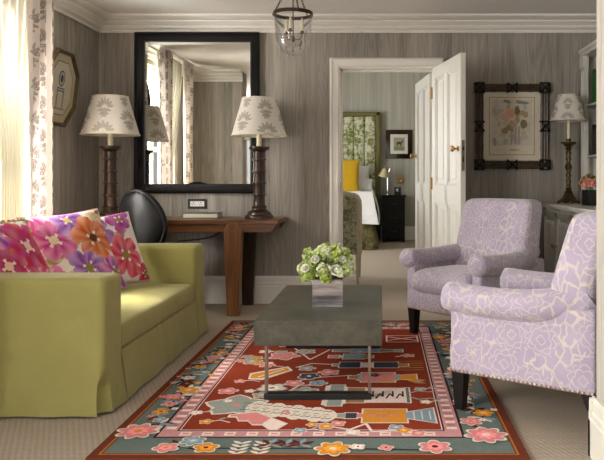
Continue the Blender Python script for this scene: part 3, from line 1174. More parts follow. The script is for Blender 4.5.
vs(333, 353, [(.12, .02, .03, GREY), (.18, .035, .035, BLUE), (.08, .03, .02, TEAL), (.06, .02, .03, GREY)], lay=L0)
vs(329, 359, [(.06, .025, .03, ROSE), (.03, .015, .015, CREAM), (.12, .05, .05, BLUE), (.06, .04, .02, TAN)], lay=L0)
vs(333, 367.5, [(.04, .02, .02, GREY), (.12, .05, .05, NAVY), (.08, .04, .04, PALE), (.14, .05, .05, NAVY), (.06, .03, .02, TAN)], lay=L0)
vs(349, 380, [(.05, .02, .03, TAN), (.02, .04, .06, GREY), (.18, .075, .075, ROSE), (.03, .05, .03, GREY), (.09, .03, .05, ORANGE)], lay=L0)
X, Y = F(374, 378); rg.flower(X, Y, .035, NAVY, ROSE, None, 5, L0 + 3)
X, Y = F(386, 383); rg.ell(X, Y, .035, .025, ORANGE, L0 + 3)
vs(325, 398, [(.02, .12, .14, CREAM), (.07, .14, .14, GREY), (.02, .12, .1, CREAM), (.09, .1, .1, TAN), (.21, .095, .095, PALE), (.015, .1, .1, TEAL)], lay=L0)
for k in range(4):
    X, Y = F(366 + k * 10, 398)
    rg.line([(X, Y - .06), (X + .02, Y + .02), (X + .035, Y - .03), (X + .035, Y + .06)], .009, STEM, L0 + 3)
for sg in (-1, 1):
    X, Y = F(408, 398)
    rg.line([(X, Y + sg * .02), (X + .05, Y + sg * .07), (X + .11, Y + sg * .05), (X + .14, Y + sg * .075)], .012, GREY, L0)
vs(337, 419, [(.04, .02, .025, GREY), (.05, .03, .03, NAVY), (.03, .02, .02, ROSE), (.20, .075, .075, ORANGE)], lay=L0)
X, Y = F(383, 419)
for dx, dy in ((-.05, 0), (.05, 0), (0, .035), (0, -.035)):
    rg.rect(X + dx - .018, X + dx + .018, Y + dy - .011, Y + dy + .011, ROSE, L0 + 3)
vs(406, 418.5, [(.13, .03, .085, BLUE)], lay=L0)
for k in range(3):
    X, Y = F(414 + k * 8, 418.5); rg.line([(X, Y - .06), (X, Y + .06)], .006, CREAM, L0 + 3)
rg.line([F(330, 430), F(350, 433), F(366, 427), F(372, 435), F(398, 434), F(418, 437)], .014, PALE, L0)
for px, py, c in ((326, 430, ORANGE), (338, 427, ROSE), (396, 431, BLUE), (404, 434, ORANGE), (418, 437, ROSE), (352, 436, PALE)):
    X, Y = F(px, py); rg.flower(X, Y, .034, c, CREAM, CREAM, 4, L0 + 2)
for px, py, r, c, ce in ((196, 416, .03, PALE, ROSE), (206, 425, .03, ORANGE, CREAM), (228, 404, .025, CREAM, GREY), (300, 434, .03, BLUE, CREAM), (312, 428, .025, ORANGE, CREAM), (426, 405, .03, CREAM, ROSE), (420, 392, .03, GREY, CREAM), (250, 394, .03, CREAM, ORANGE), (240, 384, .03, ROSE, CREAM)):
    X, Y = F(px, py); rg.flower(X, Y, r, c, ce, CREAM if c is not CREAM else GREY, 5, L0)
    rg.line([(X, Y), (X + .06, Y + .02), (X + .11, Y - .01)], .008, PALE, L0 - 1)
    rg.leaf(X + .05, Y + .02, .9, .05, .02, GREY, L0)
# ladders and tassels at the far right
X, Y = F(402, 341)
rg.line([(X - .1, Y - .05), (X + .1, Y + .06)], .012, PALE, L0); rg.line([(X - .1, Y + .06), (X + .1, Y - .05)], .012, PALE, L0)
rg.frame(X - .11, X + .11, Y - .1, Y + .1, .01, PALE, L0)
X, Y = F(408, 358); rg.line([(X - .08, Y - .03), (X + .03, Y + .02)], .012, PALE, L0); rg.flower(X, Y, .04, ROSE, CREAM, CREAM, 5, L0 + 1)
for k in range(5):
    X, Y = F(396, 364 + k * 2.2); rg.line([(X, Y), (X + .16, Y + .01)], .01, ORANGE if k % 2 else TAN, L0)
X, Y = F(408, 384); rg.leaf(X, Y, .2, .1, .05, ORANGE, L0); rg.leaf(X + .02, Y - .02, -.2, .08, .03, GREY, L0 + 1)
# the part of the field hidden behind the table keeps the same kind of motif
q = random.Random(12)
for k in range(16):
    X, Y = q.uniform(-.75, -.1), q.uniform(4.35, 5.0)
    rg.flower(X, Y, q.uniform(.03, .05), q.choice([ROSE, GREY, CREAM, ORANGE, BLUE]), CREAM, CREAM, 5, L0)
for k in range(10):
    X, Y = q.uniform(-.85, -.63), q.uniform(3.9, 5.0)
    rg.flower(X, Y, q.uniform(.03, .05), q.choice([ROSE, GREY, CREAM, ORANGE]), TAN, CREAM, 5, L0)
    rg.line([(X, Y), (X + .1, Y + q.uniform(-.05, .05))], .01, PALE, L0 - 1)
rug = obj('area_rug', rg.mb, M['rug'], loc=(RCX, RCY, 0), smooth=False, flip=False)
tag(rug, 'red patterned wool rug with vases and a blue-grey flowered border under the coffee table', 'rug')

# ------------------------------------------------------------------ sofa
SXF = -1.285                       # front plane of arms
SXB = -2.18
SY0, SY1 = 3.235, 5.08
AT = .235                          # arm thickness
sofa = thing('sofa', 'olive green slipcovered sofa with square arms, below the window', 'sofa', (SXF - .45, (SY0 + SY1) / 2, 0))
ox, oy = sofa.location.x, sofa.location.y


def arm_mesh(y0, y1, near):
    """slipcovered arm to the floor: rounded box, slightly flared at the hem, a pleat at the outer front corner"""
    mb = MB()
    x0, x1 = SXB, SXF
    cx, cy = (x0 + x1) / 2, (y0 + y1) / 2
    hx, hy = (x1 - x0) / 2, (y1 - y0) / 2
    r = .03
    loop = []
    N1 = 10

    def side(ax, ay, bx, by, n):
        for i in range(n):
            t = i / n
            loop.append((ax + (bx - ax) * t, ay + (by - ay) * t))

    def corner(px, py, a0):
        for i in range(6):
            a = a0 + PI / 2 * i / 6
            loop.append((px + r * math.cos(a), py + r * math.sin(a)))
    side(-hx + r, -hy, hx - r, -hy, 60); corner(hx - r, -hy + r, -PI / 2)
    side(hx, -hy + r, hx, hy - r, 20); corner(hx - r, hy - r, 0)
    side(hx - r, hy, -hx + r, hy, 30); corner(-hx + r, hy - r, PI / 2)
    side(-hx, hy - r, -hx, -hy + r, 8); corner(-hx + r, -hy + r, PI)
    n = len(loop)
    zs = [.012, .05, .1, .15, .19, .23, .3, .4, .5, .6, .62]
    oy_ = -hy if near else hy
    levels = []
    for z in zs:
        row = []
        for (x, y) in loop:
            fl = .022 * max(0, (.26 - z) / .26) ** 1.2
            L = math.hypot(x / hx, y / hy)
            nx = 1 if x > hx - r - .001 else (-1 if x < -hx + r + .001 else 0)
            ny = 1 if y > hy - r - .001 else (-1 if y < -hy + r + .001 else 0)
            inner = (ny == (1 if near else -1)) and nx == 0
            wav = .005 * math.sin(x * 26 + y * 31) * max(0, (.2 - z) / .2)
            xx = x + nx * (fl + wav); yy = y + (0 if inner else ny) * (fl + wav)
            # pleat
            if near:
                d = math.hypot(x - hx, y + hy * .86)
                if nx == 1 and z < .2:
                    k = max(0, 1 - d / .04) * min(1, (.2 - z) / .12)
                    xx -= .11 * k
            row.append((cx + xx, cy + yy, z))
        levels.append(row)
    # rounded top
    for a in (20, 45, 70, 90):
        a = math.radians(a); k = .025
        row = []
        for (x, y) in loop:
            sx = (hx - k * (1 - math.cos(a))) / hx; sy = (hy - k * (1 - math.cos(a))) / hy
            row.append((cx + x * sx, cy + y * sy, .62 + k * math.sin(a)))
        levels.append(row)
    vs_ = [p for row in levels for p in row]
    fs = []
    for j in range(len(levels) - 1):
        for i in range(n):
            fs.append((j * n + i, j * n + (i + 1) % n, (j + 1) * n + (i + 1) % n, (j + 1) * n + i))
    fs.append([(len(levels) - 1) * n + i for i in range(n)])
    mb.add([(x - ox, y - oy, z) for x, y, z in vs_], fs)
    return mb


obj('arm', arm_mesh(SY0, SY0 + AT, True), M['sofa'], sofa, ang=60)
obj('arm', arm_mesh(SY1 - AT, SY1, False), M['sofa'], sofa, ang=60)
mb = MB()
mb.soft(SXB - .02 - ox, SXB + .15 - ox, SY0 + .02 - oy, SY1 - .02 - oy, .02, .72, .05, 12, (.01, 0, .01), lambda x, y, z: (x - .05 * max(0, z - .3), y, z))
obj('backrest', mb, M['sofa'], sofa, ang=60)
mb = MB()
mb.soft(SXB + .17 - ox, SXF - .012 - ox, SY0 + AT - oy + .002, SY1 - AT - oy - .002, .245, .385, .03, 14, (.008, 0, .018))
obj('seat_cushion', mb, M['sofa'], sofa, ang=60)
mb = MB()


def skp(u, v):
    z = .012 + .25 * v
    y = SY0 + AT + .0 + (SY1 - SY0 - 2 * AT) * u
    k = max(0, (.26 - z) / .26) ** 1.2
    return Vector((SXF - .006 + .03 * k + .006 * k * math.sin(u * 22 + 1.0) - ox, y - oy, z))


mb.grid(skp, 80, 8)
mb.box(SXB - ox, SXF - .03 - ox, SY0 + AT - oy, SY1 - AT - oy, .06, .25)
obj('skirt', mb, M['sofa'], sofa, ang=50)


# ------------------------------------------------------------------ throw pillows
def pillow_color(flowers, leaves, ground=(236, 226, 220), seed=1):
    q = random.Random(seed)
    G = lin(ground)
    prep = []
    for (cx, cy, r, n, c1, c2, ce) in flowers:
        prep.append((cx, cy, r * 1.14, n, np.array(lin(c1)), np.array(lin(c2)), np.array(lin(ce)), q.random() * 6, [q.uniform(.75, 1.1) for _ in range(n)]))
    lp = [(x, y, a, L, W, np.array(lin(c))) for x, y, a, L, W, c in leaves]

    def f(x, y):
        col = np.array(G)
        for (lx, ly, a, L, W, c) in lp:
            dx, dy = x - lx, y - ly
            u = (dx * math.cos(a) + dy * math.sin(a)) / L
            v = (-dx * math.sin(a) + dy * math.cos(a)) / W
            if 0 < u < 1 and abs(v) < .5 * math.sqrt(max(0, 4 * u * (1 - u))):
                t = .75 + .25 * math.sin(9 * u + 5 * v)
                col = col * (1 - t) + c * t
        for (cx, cy, r, n, c1, c2, ce, ph, ks) in prep:
            dx, dy = x - cx, y - cy
            d = math.hypot(dx, dy)
            if d > r * 1.25: continue
            a = (math.atan2(dy, dx) + ph) % (2 * PI)
            k = a / (2 * PI) * n
            i = int(k) % n; fr = k - int(k)
            edge = r * ks[i] * (.60 + .40 * (4 * fr * (1 - fr)) ** .40) * (1 + .05 * math.sin(a * 3 + cx * 9) + .03 * math.sin(a * 13))
            if d < edge:
                t = d / edge
                t2 = .5 + .5 * math.sin(fr * 9 + i * 2.1 + t * 4)
                cc = c1 * (1 - t2) + c2 * t2
                cc = cc * (1.0 - .30 * (1 - t)) if d > r * .16 else cc
                wash = max(0.0, .5 + .9 * math.sin(dx * 21 + i) * math.sin(dy * 17 + n)) * .22 * t
                cc = cc * (1 - wash) + np.array(G) * wash
                if d < r * .17: cc = ce
                elif d < r * .30 and math.sin(a * 4 + cx * 20) > .55: cc = np.array(G)
                # pale vein between petals
                if (fr < .05 or fr > .95) and t < .9: cc = cc * .8
                col = cc
        return tuple(float(v) for v in col)
    return f


def make_pillow(label, loc, normal, roll, size, cf, trim=None, thick=.075, back=None):
    """square pillow; local x,y in its face, z its facing direction"""
    Z = Vector(normal).normalized()
    X = Vector((0, 0, 1)).cross(Z).normalized()
    Y = Z.cross(X)
    rot = Matrix((X, Y, Z)).transposed().to_3x3() @ Matrix.Rotation(roll, 3, 'Z')
    h = size / 2
    n = 110
    mb = MB()

    def shape(sgn):
        def fn(u, v):
            a, b = 2 * u - 1, 2 * v - 1
            k = max(0, (1 - a * a) * (1 - b * b))
            z = thick * (k ** .42) * (1 + .05 * math.sin(5 * a + 2) * math.cos(4 * b)) if k > 0 else 0
            x = a * h * (1 - .07 * (1 - b * b)); y = b * h * (1 - .07 * (1 - a * a))
            return Vector((x, y, sgn * z))
        return fn
    mb.grid(shape(1), n, n, cfn=lambda u, v: cf(u, v))
    bk = lin(back) if back else None
    mb.grid(shape(-1), 40, 40, cfn=(lambda u, v: bk) if bk else (lambda u, v: cf(1 - u, v)))
    o = obj('throw_pillow', mb, M['pillow'], ang=180)
    o.rotation_euler = rot.to_euler(); o.location = loc
    pts = []
    for k in range(4 * 24):
        s_ = k / 24; i = int(s_); t = 2 * (s_ - i) - 1
        a, b = [(t, -1), (1, t), (-t, 1), (-1, -t)][i]
        pts.append((a * h * (1 - .07 * (1 - b * b)), b * h * (1 - .07 * (1 - a * a)), 0))
    mb = MB()
    if trim == 'fringe':
        mb.tube(pts, .009, 6, closed=True)
        q = random.Random(5)
        for i, p in enumerate(pts):
            for _ in range(3):
                mb.ball((p[0] * q.uniform(1.0, 1.06), p[1] * q.uniform(1.0, 1.06), q.uniform(-.012, .012)), q.uniform(.008, .013), 6, 4)
        obj('fringe', mb, M['cream_trim'], o)
    else:
        mb.tube(pts, .005, 6, closed=True)
        obj('piping', mb, M['pipe'], o)
    return tag(o, label, 'cushion', 'floral cushions on the sofa')


M['pipe'] = fabric('pink_piping', (212, 150, 176))
MAG, PUR, ORA, RD, TANC, OL = (206, 52, 136), (140, 70, 168), (214, 96, 40), (206, 48, 76), (170, 138, 84), (140, 132, 60)
LPK, LPU, LOR = (232, 128, 184), (186, 132, 204), (232, 146, 90)
cfA = pillow_color([(.24, .66, .27, 5, MAG, LPK, (240, 214, 180)), (.50, .90, .20, 5, PUR, LPU, (220, 190, 120)), (.74, .62, .28, 6, ORA, LOR, (92, 56, 30)), (.55, .26, .25, 6, PUR, LPU, OL), (.90, .18, .20, 5, PUR, LPK, OL), (.10, .98, .16, 5, LPK, MAG, (230, 220, 200)), (.95, .95, .16, 5, (220, 200, 150), (232, 214, 180), OL), (.12, .10, .2, 5, MAG, LPK, OL)],
                   [(.34, .52, .5, .2, .14, TANC), (.40, .40, -.4, .2, .14, TANC), (.28, .26, -1.0, .25, .2, (214, 190, 130)), (.84, .36, -.5, .2, .12, TANC), (.62, .80, 1.2, .2, .14, (214, 190, 130)), (.08, .42, .2, .2, .12, TANC), (.70, .30, .9, .22, .13, (214, 190, 130)), (.42, .98, -.3, .22, .14, LOR), (.02, .30, .1, .2, .14, LPK)], seed=3)
cfB = pillow_color([(.30, .80, .26, 5, PUR, LPU, (226, 190, 150)), (.66, .36, .30, 6, RD, (232, 110, 130), OL), (.15, .4, .2, 5, ORA, LOR, OL), (.92, .08, .16, 5, RD, RD, OL), (.75, .9, .2, 5, PUR, MAG, OL)],
                   [(.5, .62, 0.2, .25, .14, TANC), (.35, .45, -.6, .2, .12, TANC)], seed=8)
cfC = pillow_color([(.72, .62, .32, 5, MAG, RD, (240, 206, 190)), (.30, .40, .28, 5, RD, MAG, (240, 206, 170)), (.25, .85, .24, 5, PUR, LPK, OL), (.75, .15, .22, 5, RD, LPK, OL)],
                   [(.45, .7, -.2, .2, .12, TANC), (.5, .2, .3, .25, .14, TANC)], seed=5)

make_pillow('large floral cushion with an orange bloom and purple flowers, in the middle of the sofa', (-1.90, 4.31, .645), (.78, -.50, .46), .07, .56, cfA)
make_pillow('floral cushion with one red-pink flower, tucked behind the orange-bloomed cushion', (-1.80, 4.59, .635), (.78, -.52, .40), .07, .50, cfB)
make_pillow('crimson-flowered cushion with a beige fringed edge, nearest the window curtain', (-2.0, 3.76, .655), (.88, -.22, .55), .0, .50, cfC, trim='fringe', back=(214, 190, 150))

# ------------------------------------------------------------------ armchairs
def leg_mesh(x, y, dx=0, dy=0, top=.2, w0=.033, w1=.021):
    mb = MB()
    mb.hexa([(x + dx - w1, y + dy - w1, .0), (x + dx + w1, y + dy - w1, .0), (x + dx + w1, y + dy + w1, .0), (x + dx - w1, y + dy + w1, .0)],
            [(x - w0, y - w0, top), (x + w0, y - w0, top), (x + w0, y + w0, top), (x - w0, y + w0, top)])
    return mb


def make_armchair(label, loc, rz):
    t = thing('armchair', label, 'armchair', loc, rz, 'lilac armchairs')
    HW = .345
    mb = MB(); mb.soft(-HW + .01, HW - .01, -.345, .33, .19, .335, .02, 12, (0, .006, 0))
    obj('seat_base', mb, M['damask'], t, uv=True, ang=60)
    mb = MB()
    mb.soft(-.265, .265, -.375, .12, .325, .465, .05, 12, (.0, .015, .028))
    obj('seat_cushion', mb, M['damask'], t, uv=True, ang=60)
    for s in (-1, 1):
        mb = MB()
        mb.soft(min(s * .262, s * HW), max(s * .262, s * HW), -.335, .36, .19, .55, .02, 12)
        # rolled top: a thick scroll that turns over outwards, dips and sweeps up into the back
        pts = []; rr = []
        for k in range(25):
            v = k / 24
            y = -.385 + .70 * v
            z = .552 - .016 * math.sin(PI * min(1, v * 1.25)) + .06 * max(0, (v - .74) / .26) ** 2
            e = 1.0
            if v < .06: e = math.sqrt(max(.02, 1 - ((.06 - v) / .06) ** 2))
            w_ = max(0, (v - .62) / .38)
            w_ = w_ * w_ * (3 - 2 * w_)
            pts.append((s * (.322 - .075 * w_), y, z)); rr.append((.076 * e, .068 * e * (1 + .12 * v)))
        mb.tube(pts, rr, 20)
        obj('arm', mb, M['damask'], t, uv=True, ang=60)

    def lean(x, y, z):
        k = max(0, (z - .25) / .72)
        w = 1.0 + .035 * math.sin(PI * min(1, k)) - .03 * k
        fr = (y - .05) / .24
        return (x * w, y + (.19 - .07 * fr) * k ** 1.15, z)
    mb = MB()
    mb.soft(-HW + .03, HW - .03, .05, .29, .19, .957, .05, 14, (.004, .02, .006), lean)
    obj('backrest', mb, M['damask'], t, uv=True, ang=60)
    for s in (-1, 1):
        obj('leg', leg_mesh(s * .300, -.300), M['black_wood'], t, bev=.002)
    for s in (-1, 1):
        obj('leg', leg_mesh(s * .295, .32, s * .01, .07), M['black_wood'], t, bev=.002)
    mb = MB()
    for k in range(31):
        mb.ball((-.335 + .67 * k / 30, -.347, .203), .0075, 8, 5)
    for s in (-1, 1):
        for k in range(33):
            mb.ball((s * (HW + .001), -.33 + .68 * k / 32, .203), .0075, 8, 5)
    n = obj('nailhead_trim', mb, M['nail'], t)
    n['label'] = 'row of brass nailheads along the lower edge'
    return t


ch1 = make_armchair('lilac damask armchair facing into the room, beside the open white door', (.652, 4.945, 0), math.radians(-48.5))
ch2 = dup(ch1, (.792, 3.408, 0), math.radians(-124.8), 'lilac damask armchair seen from its side, at the rug corner nearest the camera')

# ------------------------------------------------------------------ coffee table
ct = thing('coffee_table', 'low rectangular coffee table with grey-green stone-like top on thin metal legs', 'table', (-.315, 4.04, 0))
mb = MB(); mb.box(-.316, .316, -.592, .592, .282, .405)
obj('table_top', mb, M['shag'], ct, bev=.003)
for y, x0, x1 in ((-.56, -.268, .262), (.50, -.305, .305)):
    mb = MB()
    mb.box(x0, x1, y - .028, y + .028, .013, .044)
    obj('foot_bar', mb, M['black_steel'], ct, bev=.002)
    for x in (x0 + .009, x1 - .009):
        mb = MB(); mb.box(x - .007, x + .007, y - .014, y + .014, .044, .283)
        obj('leg', mb, M['steel'], ct, bev=.001)

# ------------------------------------------------------------------ glass vase with the flowers
VX, VY, VZ = -.302, 3.905, .4055
va = thing('flower_vase', 'square silvered glass vase on the coffee table', 'vase', (VX, VY, VZ), .06)
mb = MB()
hv, tv = .083, .006
mb.box(-hv, hv, -hv, hv, 0, .012)
mb.box(-hv, hv, -hv, -hv + tv, .012, .15); mb.box(-hv, hv, hv - tv, hv, .012, .15)
mb.box(-hv, -hv + tv, -hv + tv, hv - tv, .012, .15); mb.box(hv - tv, hv, -hv + tv, hv - tv, .012, .15)
obj('glass_body', mb, M['vase'], va, bev=.0015)


def rose(mb, c, r, up=Vector((0, 0, 1)), seed=0):
    """a rose: concentric cupped petals"""
    q = random.Random(seed)
    c = Vector(c)
    rot = up.to_track_quat('Z', 'Y').to_matrix().to_4x4()
    mb.ball(c + up * r * .05, r * .5, 10, 7)
    for ring, (k, rr, hh, op) in enumerate(((3, .42, .50, -.9), (4, .66, .46, -.5), (5, .88, .34, -.1), (6, 1.0, .16, .35))):
        for i in range(k):
            a = 2 * PI * (i + .4 * ring) / k + q.uniform(-.1, .1)

            def fn(u, v, a=a, rr=rr, hh=hh, op=op, k=k):
                th = a + (u - .5) * 2 * PI / k * 1.5
                e = rr * (.55 + .45 * v ** .7) * (1 + op * .25 * v * v)
                z = -.35 + (hh + .35) * v ** .9 - op * .45 * v ** 3 - .25 * v * (2 * u - 1) ** 2
                return rot @ Vector((r * e * math.cos(th), r * e * math.sin(th), r * z)) + c
            mb.grid(fn, 6, 5)


def floret(mb, c, n, r, q):
    """four-petalled tiny flower"""
    t = n.orthogonal().normalized(); b = n.cross(t)
    a0 = q.random() * PI
    for k in range(4):
        a = a0 + k * PI / 2
        d = t * math.cos(a) + b * math.sin(a); e = t * math.cos(a + PI / 2) + b * math.sin(a + PI / 2)
        mb.add([c, c + d * r * .6 + e * r * .42 + n * r * .15, c + d * r * 1.1 + n * r * .25, c + d * r * .6 - e * r * .42 + n * r * .15], [(0, 1, 2, 3)])


bq = thing('flower_bouquet', 'round bunch of white roses and green-white small blossoms in the silvered vase', 'flowers', (VX, VY, VZ + .13))
q = random.Random(21)
mg, mw, ml = MB(), MB(), MB()
heads = []
for k in range(44):
    a = q.uniform(0, 2 * PI); el = q.uniform(-.25, 1.35)
    rr = q.uniform(.86, 1.05)
    c = Vector((.012 + .142 * math.cos(a) * math.cos(el) * rr, .115 * math.sin(a) * math.cos(el) * rr, .055 + .125 * math.sin(el) * rr))
    white = c.z > .06 and q.random() < .6 or c.x > .06 and q.random() < .6
    heads.append((c, white))
for c, white in heads:
    rad = q.uniform(.024, .036)
    for _ in range(46):
        d = Vector((q.gauss(0, 1), q.gauss(0, 1), q.gauss(0, 1))).normalized()
        p = c + d * rad * q.uniform(.7, 1.3)
        floret(mw if (white and q.random() < .75) else mg, p, d, q.uniform(.009, .013), q)
    (mw if white else mg).ball(c, rad * .5, 8, 6)
for k in range(30):
    a = q.uniform(0, 2 * PI)
    d = Vector((math.cos(a), math.sin(a), q.uniform(.3, 1.2))).normalized()
    p0 = Vector((0, 0, .04)); p1 = p0 + d * q.uniform(.155, .19)
    ml.tube([p0, p1], .002, 5)
    for _ in range(10):
        dd = Vector((q.gauss(0, 1), q.gauss(0, 1), q.gauss(0, 1))).normalized()
        floret(mw if q.random() < .45 else mg, p1 + dd * .012, dd, .008, q)
for k in range(10):
    a = 2 * PI * k / 10
    ml.tube([(.05 * math.cos(a), .05 * math.sin(a), -.11), (.02 * math.cos(a), .02 * math.sin(a), .02), (.08 * math.cos(a), .07 * math.sin(a), .1)], .003, 5)
o = obj('green_florets', mg, M['petal_green'], bq, flip=False); o['kind'] = 'stuff'; o['label'] = 'lime green snowball florets'
o = obj('pale_florets', mw, M['petal_pale'], bq, flip=False); o['kind'] = 'stuff'; o['label'] = 'pale greenish white florets'
obj('stems', ml, M['leaf'], bq)
for k, (px, py, rr) in enumerate(((336, 270, .030), (322, 269, .022), (305, 268, .022), (315, 259, .022), (343, 259, .018), (328, 251, .018))):
    p = P(px, py, VY - .108 + (.02 if k > 2 else 0)) - Vector((VX, VY, VZ + .13))
    mb = MB(); rose(mb, p, rr, Vector((p.x * 2, -1, .55)).normalized(), k)
    obj('rose', mb, M['petal_white'], bq, flip=False)

# ------------------------------------------------------------------ desk
dk = thing('writing_desk', 'dark brown wooden desk with tapered legs, against the woodgrain wall below the mirror', 'desk', (-1.64, 5.94, 0))
DXa, DXb = -2.46 + 1.64, -.84 + 1.64
mb = MB(); mb.box(DXa, DXb, -.28, .28, .742, .776)
obj('desktop', mb, M['desk'], dk, bev=.004)
mb = MB()
mb.prism([(DXa + .06, .675), (DXb - .055, .675), (DXb - .012, .742), (DXa, .742)], lambda u, v, w: (u, w, v), -.265, -.24)
mb.prism([(DXa + .06, .675), (DXb - .055, .675), (DXb - .012, .742), (DXa, .742)], lambda u, v, w: (u, w, v), .24, .265)
mb.box(DXa + .05, DXa + .075, -.24, .24, .67, .742); mb.box(DXb - .085, DXb - .06, -.24, .24, .68, .742)
obj('apron', mb, M['desk'], dk, bev=.002)
for lx, ly in ((-1.205 + 1.64, -.268), (-1.18 + 1.64, .20), (-2.25 + 1.64, -.268), (-2.25 + 1.64, .20)):
    mb = MB()
    pt = [(-.047, 0), (.047, 0), (.072, .655), (.072, .70), (.035, .75), (-.035, .75), (-.072, .70), (-.072, .655)]
    mb.prism(pt, lambda u, v, w: (lx + u, ly + w, v), -.028 if ly < 0 else 0, .06)
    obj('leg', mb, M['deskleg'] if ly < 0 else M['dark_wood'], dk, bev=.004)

# ------------------------------------------------------------------ black balloon-back chair
bc = thing('side_chair', 'black leather chair with a rounded back, drawn up to the desk', 'chair', (-1.765, 5.585, 0), math.radians(152))
# local -y is the facing direction
mb = MB()


def oval_back(x, y, z):
    return (x, y + .10 * max(0, z - .45) - .12 * x * x / .04 * .25, z)


def ovb(u, v):
    th = 2 * PI * u; ph = -PI / 2 + PI * v
    cx_, cz = .235 * math.cos(th), .265 * math.sin(th)
    if cz < 0: cx_ *= (1 - .18 * abs(math.sin(th)))
    k = math.cos(ph) ** .35
    return Vector(oval_back(cx_ * k, .2 + .032 * math.sin(ph), .745 + cz * k))


mb.grid(ovb, 48, 14, cu=True)
obj('backrest', mb, M['black_leather'], bc, ang=180)
mb = MB()
pts = []
for k in range(48):
    th = 2 * PI * k / 48
    cx_, cz = .242 * math.cos(th), .272 * math.sin(th)
    if cz < 0: cx_ *= (1 - .18 * abs(math.sin(th)))
    pts.append(oval_back(cx_, .2, .745 + cz))
mb.tube(pts, .017, 10, closed=True)
obj('back_frame', mb, M['black_wood'], bc)
mb = MB(); mb.soft(-.225, .225, -.25, .2, .41, .485, .035, 10, (.01, .01, .02))
obj('seat', mb, M['black_leather'], bc, ang=60)
for s in (-1, 1):
    mb = MB(); mb.tube([(s * .19, -.215, .42), (s * .19, -.22, .33), (s * .195, -.225, .28), (s * .19, -.22, .2), (s * .19, -.225, .0)], [.024, .02, .026, .017, .012], 10)
    obj('leg', mb, M['black_wood'], bc)
    mb = MB(); mb.tube([(s * .16, .24, .52), (s * .165, .2, .42), (s * .17, .22, .25), (s * .175, .27, .0)], [.018, .022, .018, .013], 10)
    obj('leg', mb, M['black_wood'], bc)


# ------------------------------------------------------------------ table lamps
def shade_mesh(z0, z1, r0, r1, cells, phase):
    mb = MB()
    g_, i_ = lin((230, 224, 214)), lin((176, 168, 157))
    H = (z1 - z0)

    def pos(u, v):
        r = r0 + (r1 - r0) * v
        a = 2 * PI * u
        return Vector((r * math.cos(a), r * math.sin(a), z0 + H * v))
    cell = 2 * PI * (r0 + r1) / 2 / cells

    def cf(u, v):
        return i_ if sprig(u * cells + phase, v * H / cell + .35) else g_
    mb.grid(pos, 420, 90, cu=True, cfn=cf)
    return mb


def make_lamp(label, loc, scale, phase, rz=0):
    t = thing('table_lamp', label, 'lamp', loc, rz)
    prof = [(.122, 0), (.122, .018), (.118, .024), (.105, .03), (.098, .05), (.072, .066), (.06, .075), (.058, .085), (.066, .09), (.066, .10), (.055, .106)]
    z = .106
    while z < .50:
        prof += [(.050, z + .012), (.048, z + .075), (.050, z + .082), (.060, z + .086), (.060, z + .096), (.050, z + .10)]
        z += .10
    prof += [(.05, .52), (.05, .56), (.062, .57), (.066, .575), (.084, .582), (.088, .59), (.088, .606), (.03, .61)]
    mb = MB(); mb.lathe(prof, n=28)
    obj('column', mb, M['dark_wood'], t, ang=35)
    mb = MB(); mb.lathe([(.022, .606), (.022, .72), (.012, .72), (.012, .78), (.02, .785), (.02, .81)], n=16)
    obj('candle_sleeve', mb, M['candle'], t)
    mb = shade_mesh(.70, 1.018, .232, .142, 6, phase)
    s_ = obj('lamp_shade', mb, M['shade'], t, ang=180)
    mb = MB()
    for r, zz in ((.235, .70), (.142, 1.018)):
        mb.tube([(r * math.cos(2 * PI * k / 48), r * math.sin(2 * PI * k / 48), zz) for k in range(48)], .004, 6, closed=True)
    for k in range(3):
        a = 2 * PI * k / 3
        mb.tube([(0, 0, .80), (.15 * math.cos(a), .15 * math.sin(a), 1.0)], .002, 5)
    obj('shade_ring', mb, M['candle'], s_)
    return t


lp1 = make_lamp('wooden column lamp with leaf-printed shade on the desk end nearer the doorway', (-1.045, 5.955, .7765), 1, .1, .6)
lp2 = dup(lp1, (-2.262, 5.83, .7765), 2.3, 'wooden column lamp with leaf-printed shade in the corner behind the black chair', scale=1.0)

# ------------------------------------------------------------------ folder, socket, cable
fo = thing('folder', 'grey-green ring folder with cream pages lying on the desk', 'folder', (-1.535, 6.0, .7765), .04)
mb = MB(); mb.box(-.15, .15, -.11, .11, 0, .006); mb.box(-.15, .15, -.11, .11, .04, .046); mb.box(-.15, -.144, -.11, .11, .006, .04)
obj('cover', mb, M['bookgrey'], fo, bev=.002)
mb = MB(); mb.box(-.143, .143, -.104, .104, .006, .04)
obj('pages', mb, M['paper'], fo, bev=.001)
so = thing('wall_socket', 'black-framed white double power socket on the wall above the folder', 'socket', (-1.648, YB, .888))
mb = MB()
a, b, w = .084, .044, .021
mb.box(-a, a, -.012, 0, -b, -b + w); mb.box(-a, a, -.012, 0, b - w, b); mb.box(-a, -a + w, -.012, 0, -b + w, b - w); mb.box(a - w, a, -.012, 0, -b + w, b - w)
obj('surround', mb, M['plastic_black'], so, bev=.002)
mb = MB(); mb.box(-a + w, a - w, -.008, -.001, -b + w, b - w)
fp = obj('faceplate', mb, M['plastic_white'], so)
for cx_ in (-.032, .032):
    mb = MB()
    mb.box(cx_ - .003, cx_ + .003, -.0095, -.0075, .004, .016)
    for dx in (-.010, .010):
        mb.box(cx_ + dx - .004, cx_ + dx + .004, -.0095, -.0075, -.012, -.006)
    obj('socket_outlet', mb, M['plastic_black'], fp)
mb = MB()
mb.tube([(-1.36, 6.215, .72), (-1.40, 6.21, .66), (-1.5, 6.21, .6), (-1.62, 6.21, .575), (-1.8, 6.21, .56), (-1.86, 6.2, .3), (-1.9, 6.19, .01)], .006, 6)
tag(obj('power_cable', mb, M['plastic_black']), 'thin black cable hanging under the desk against the wall', 'cable')

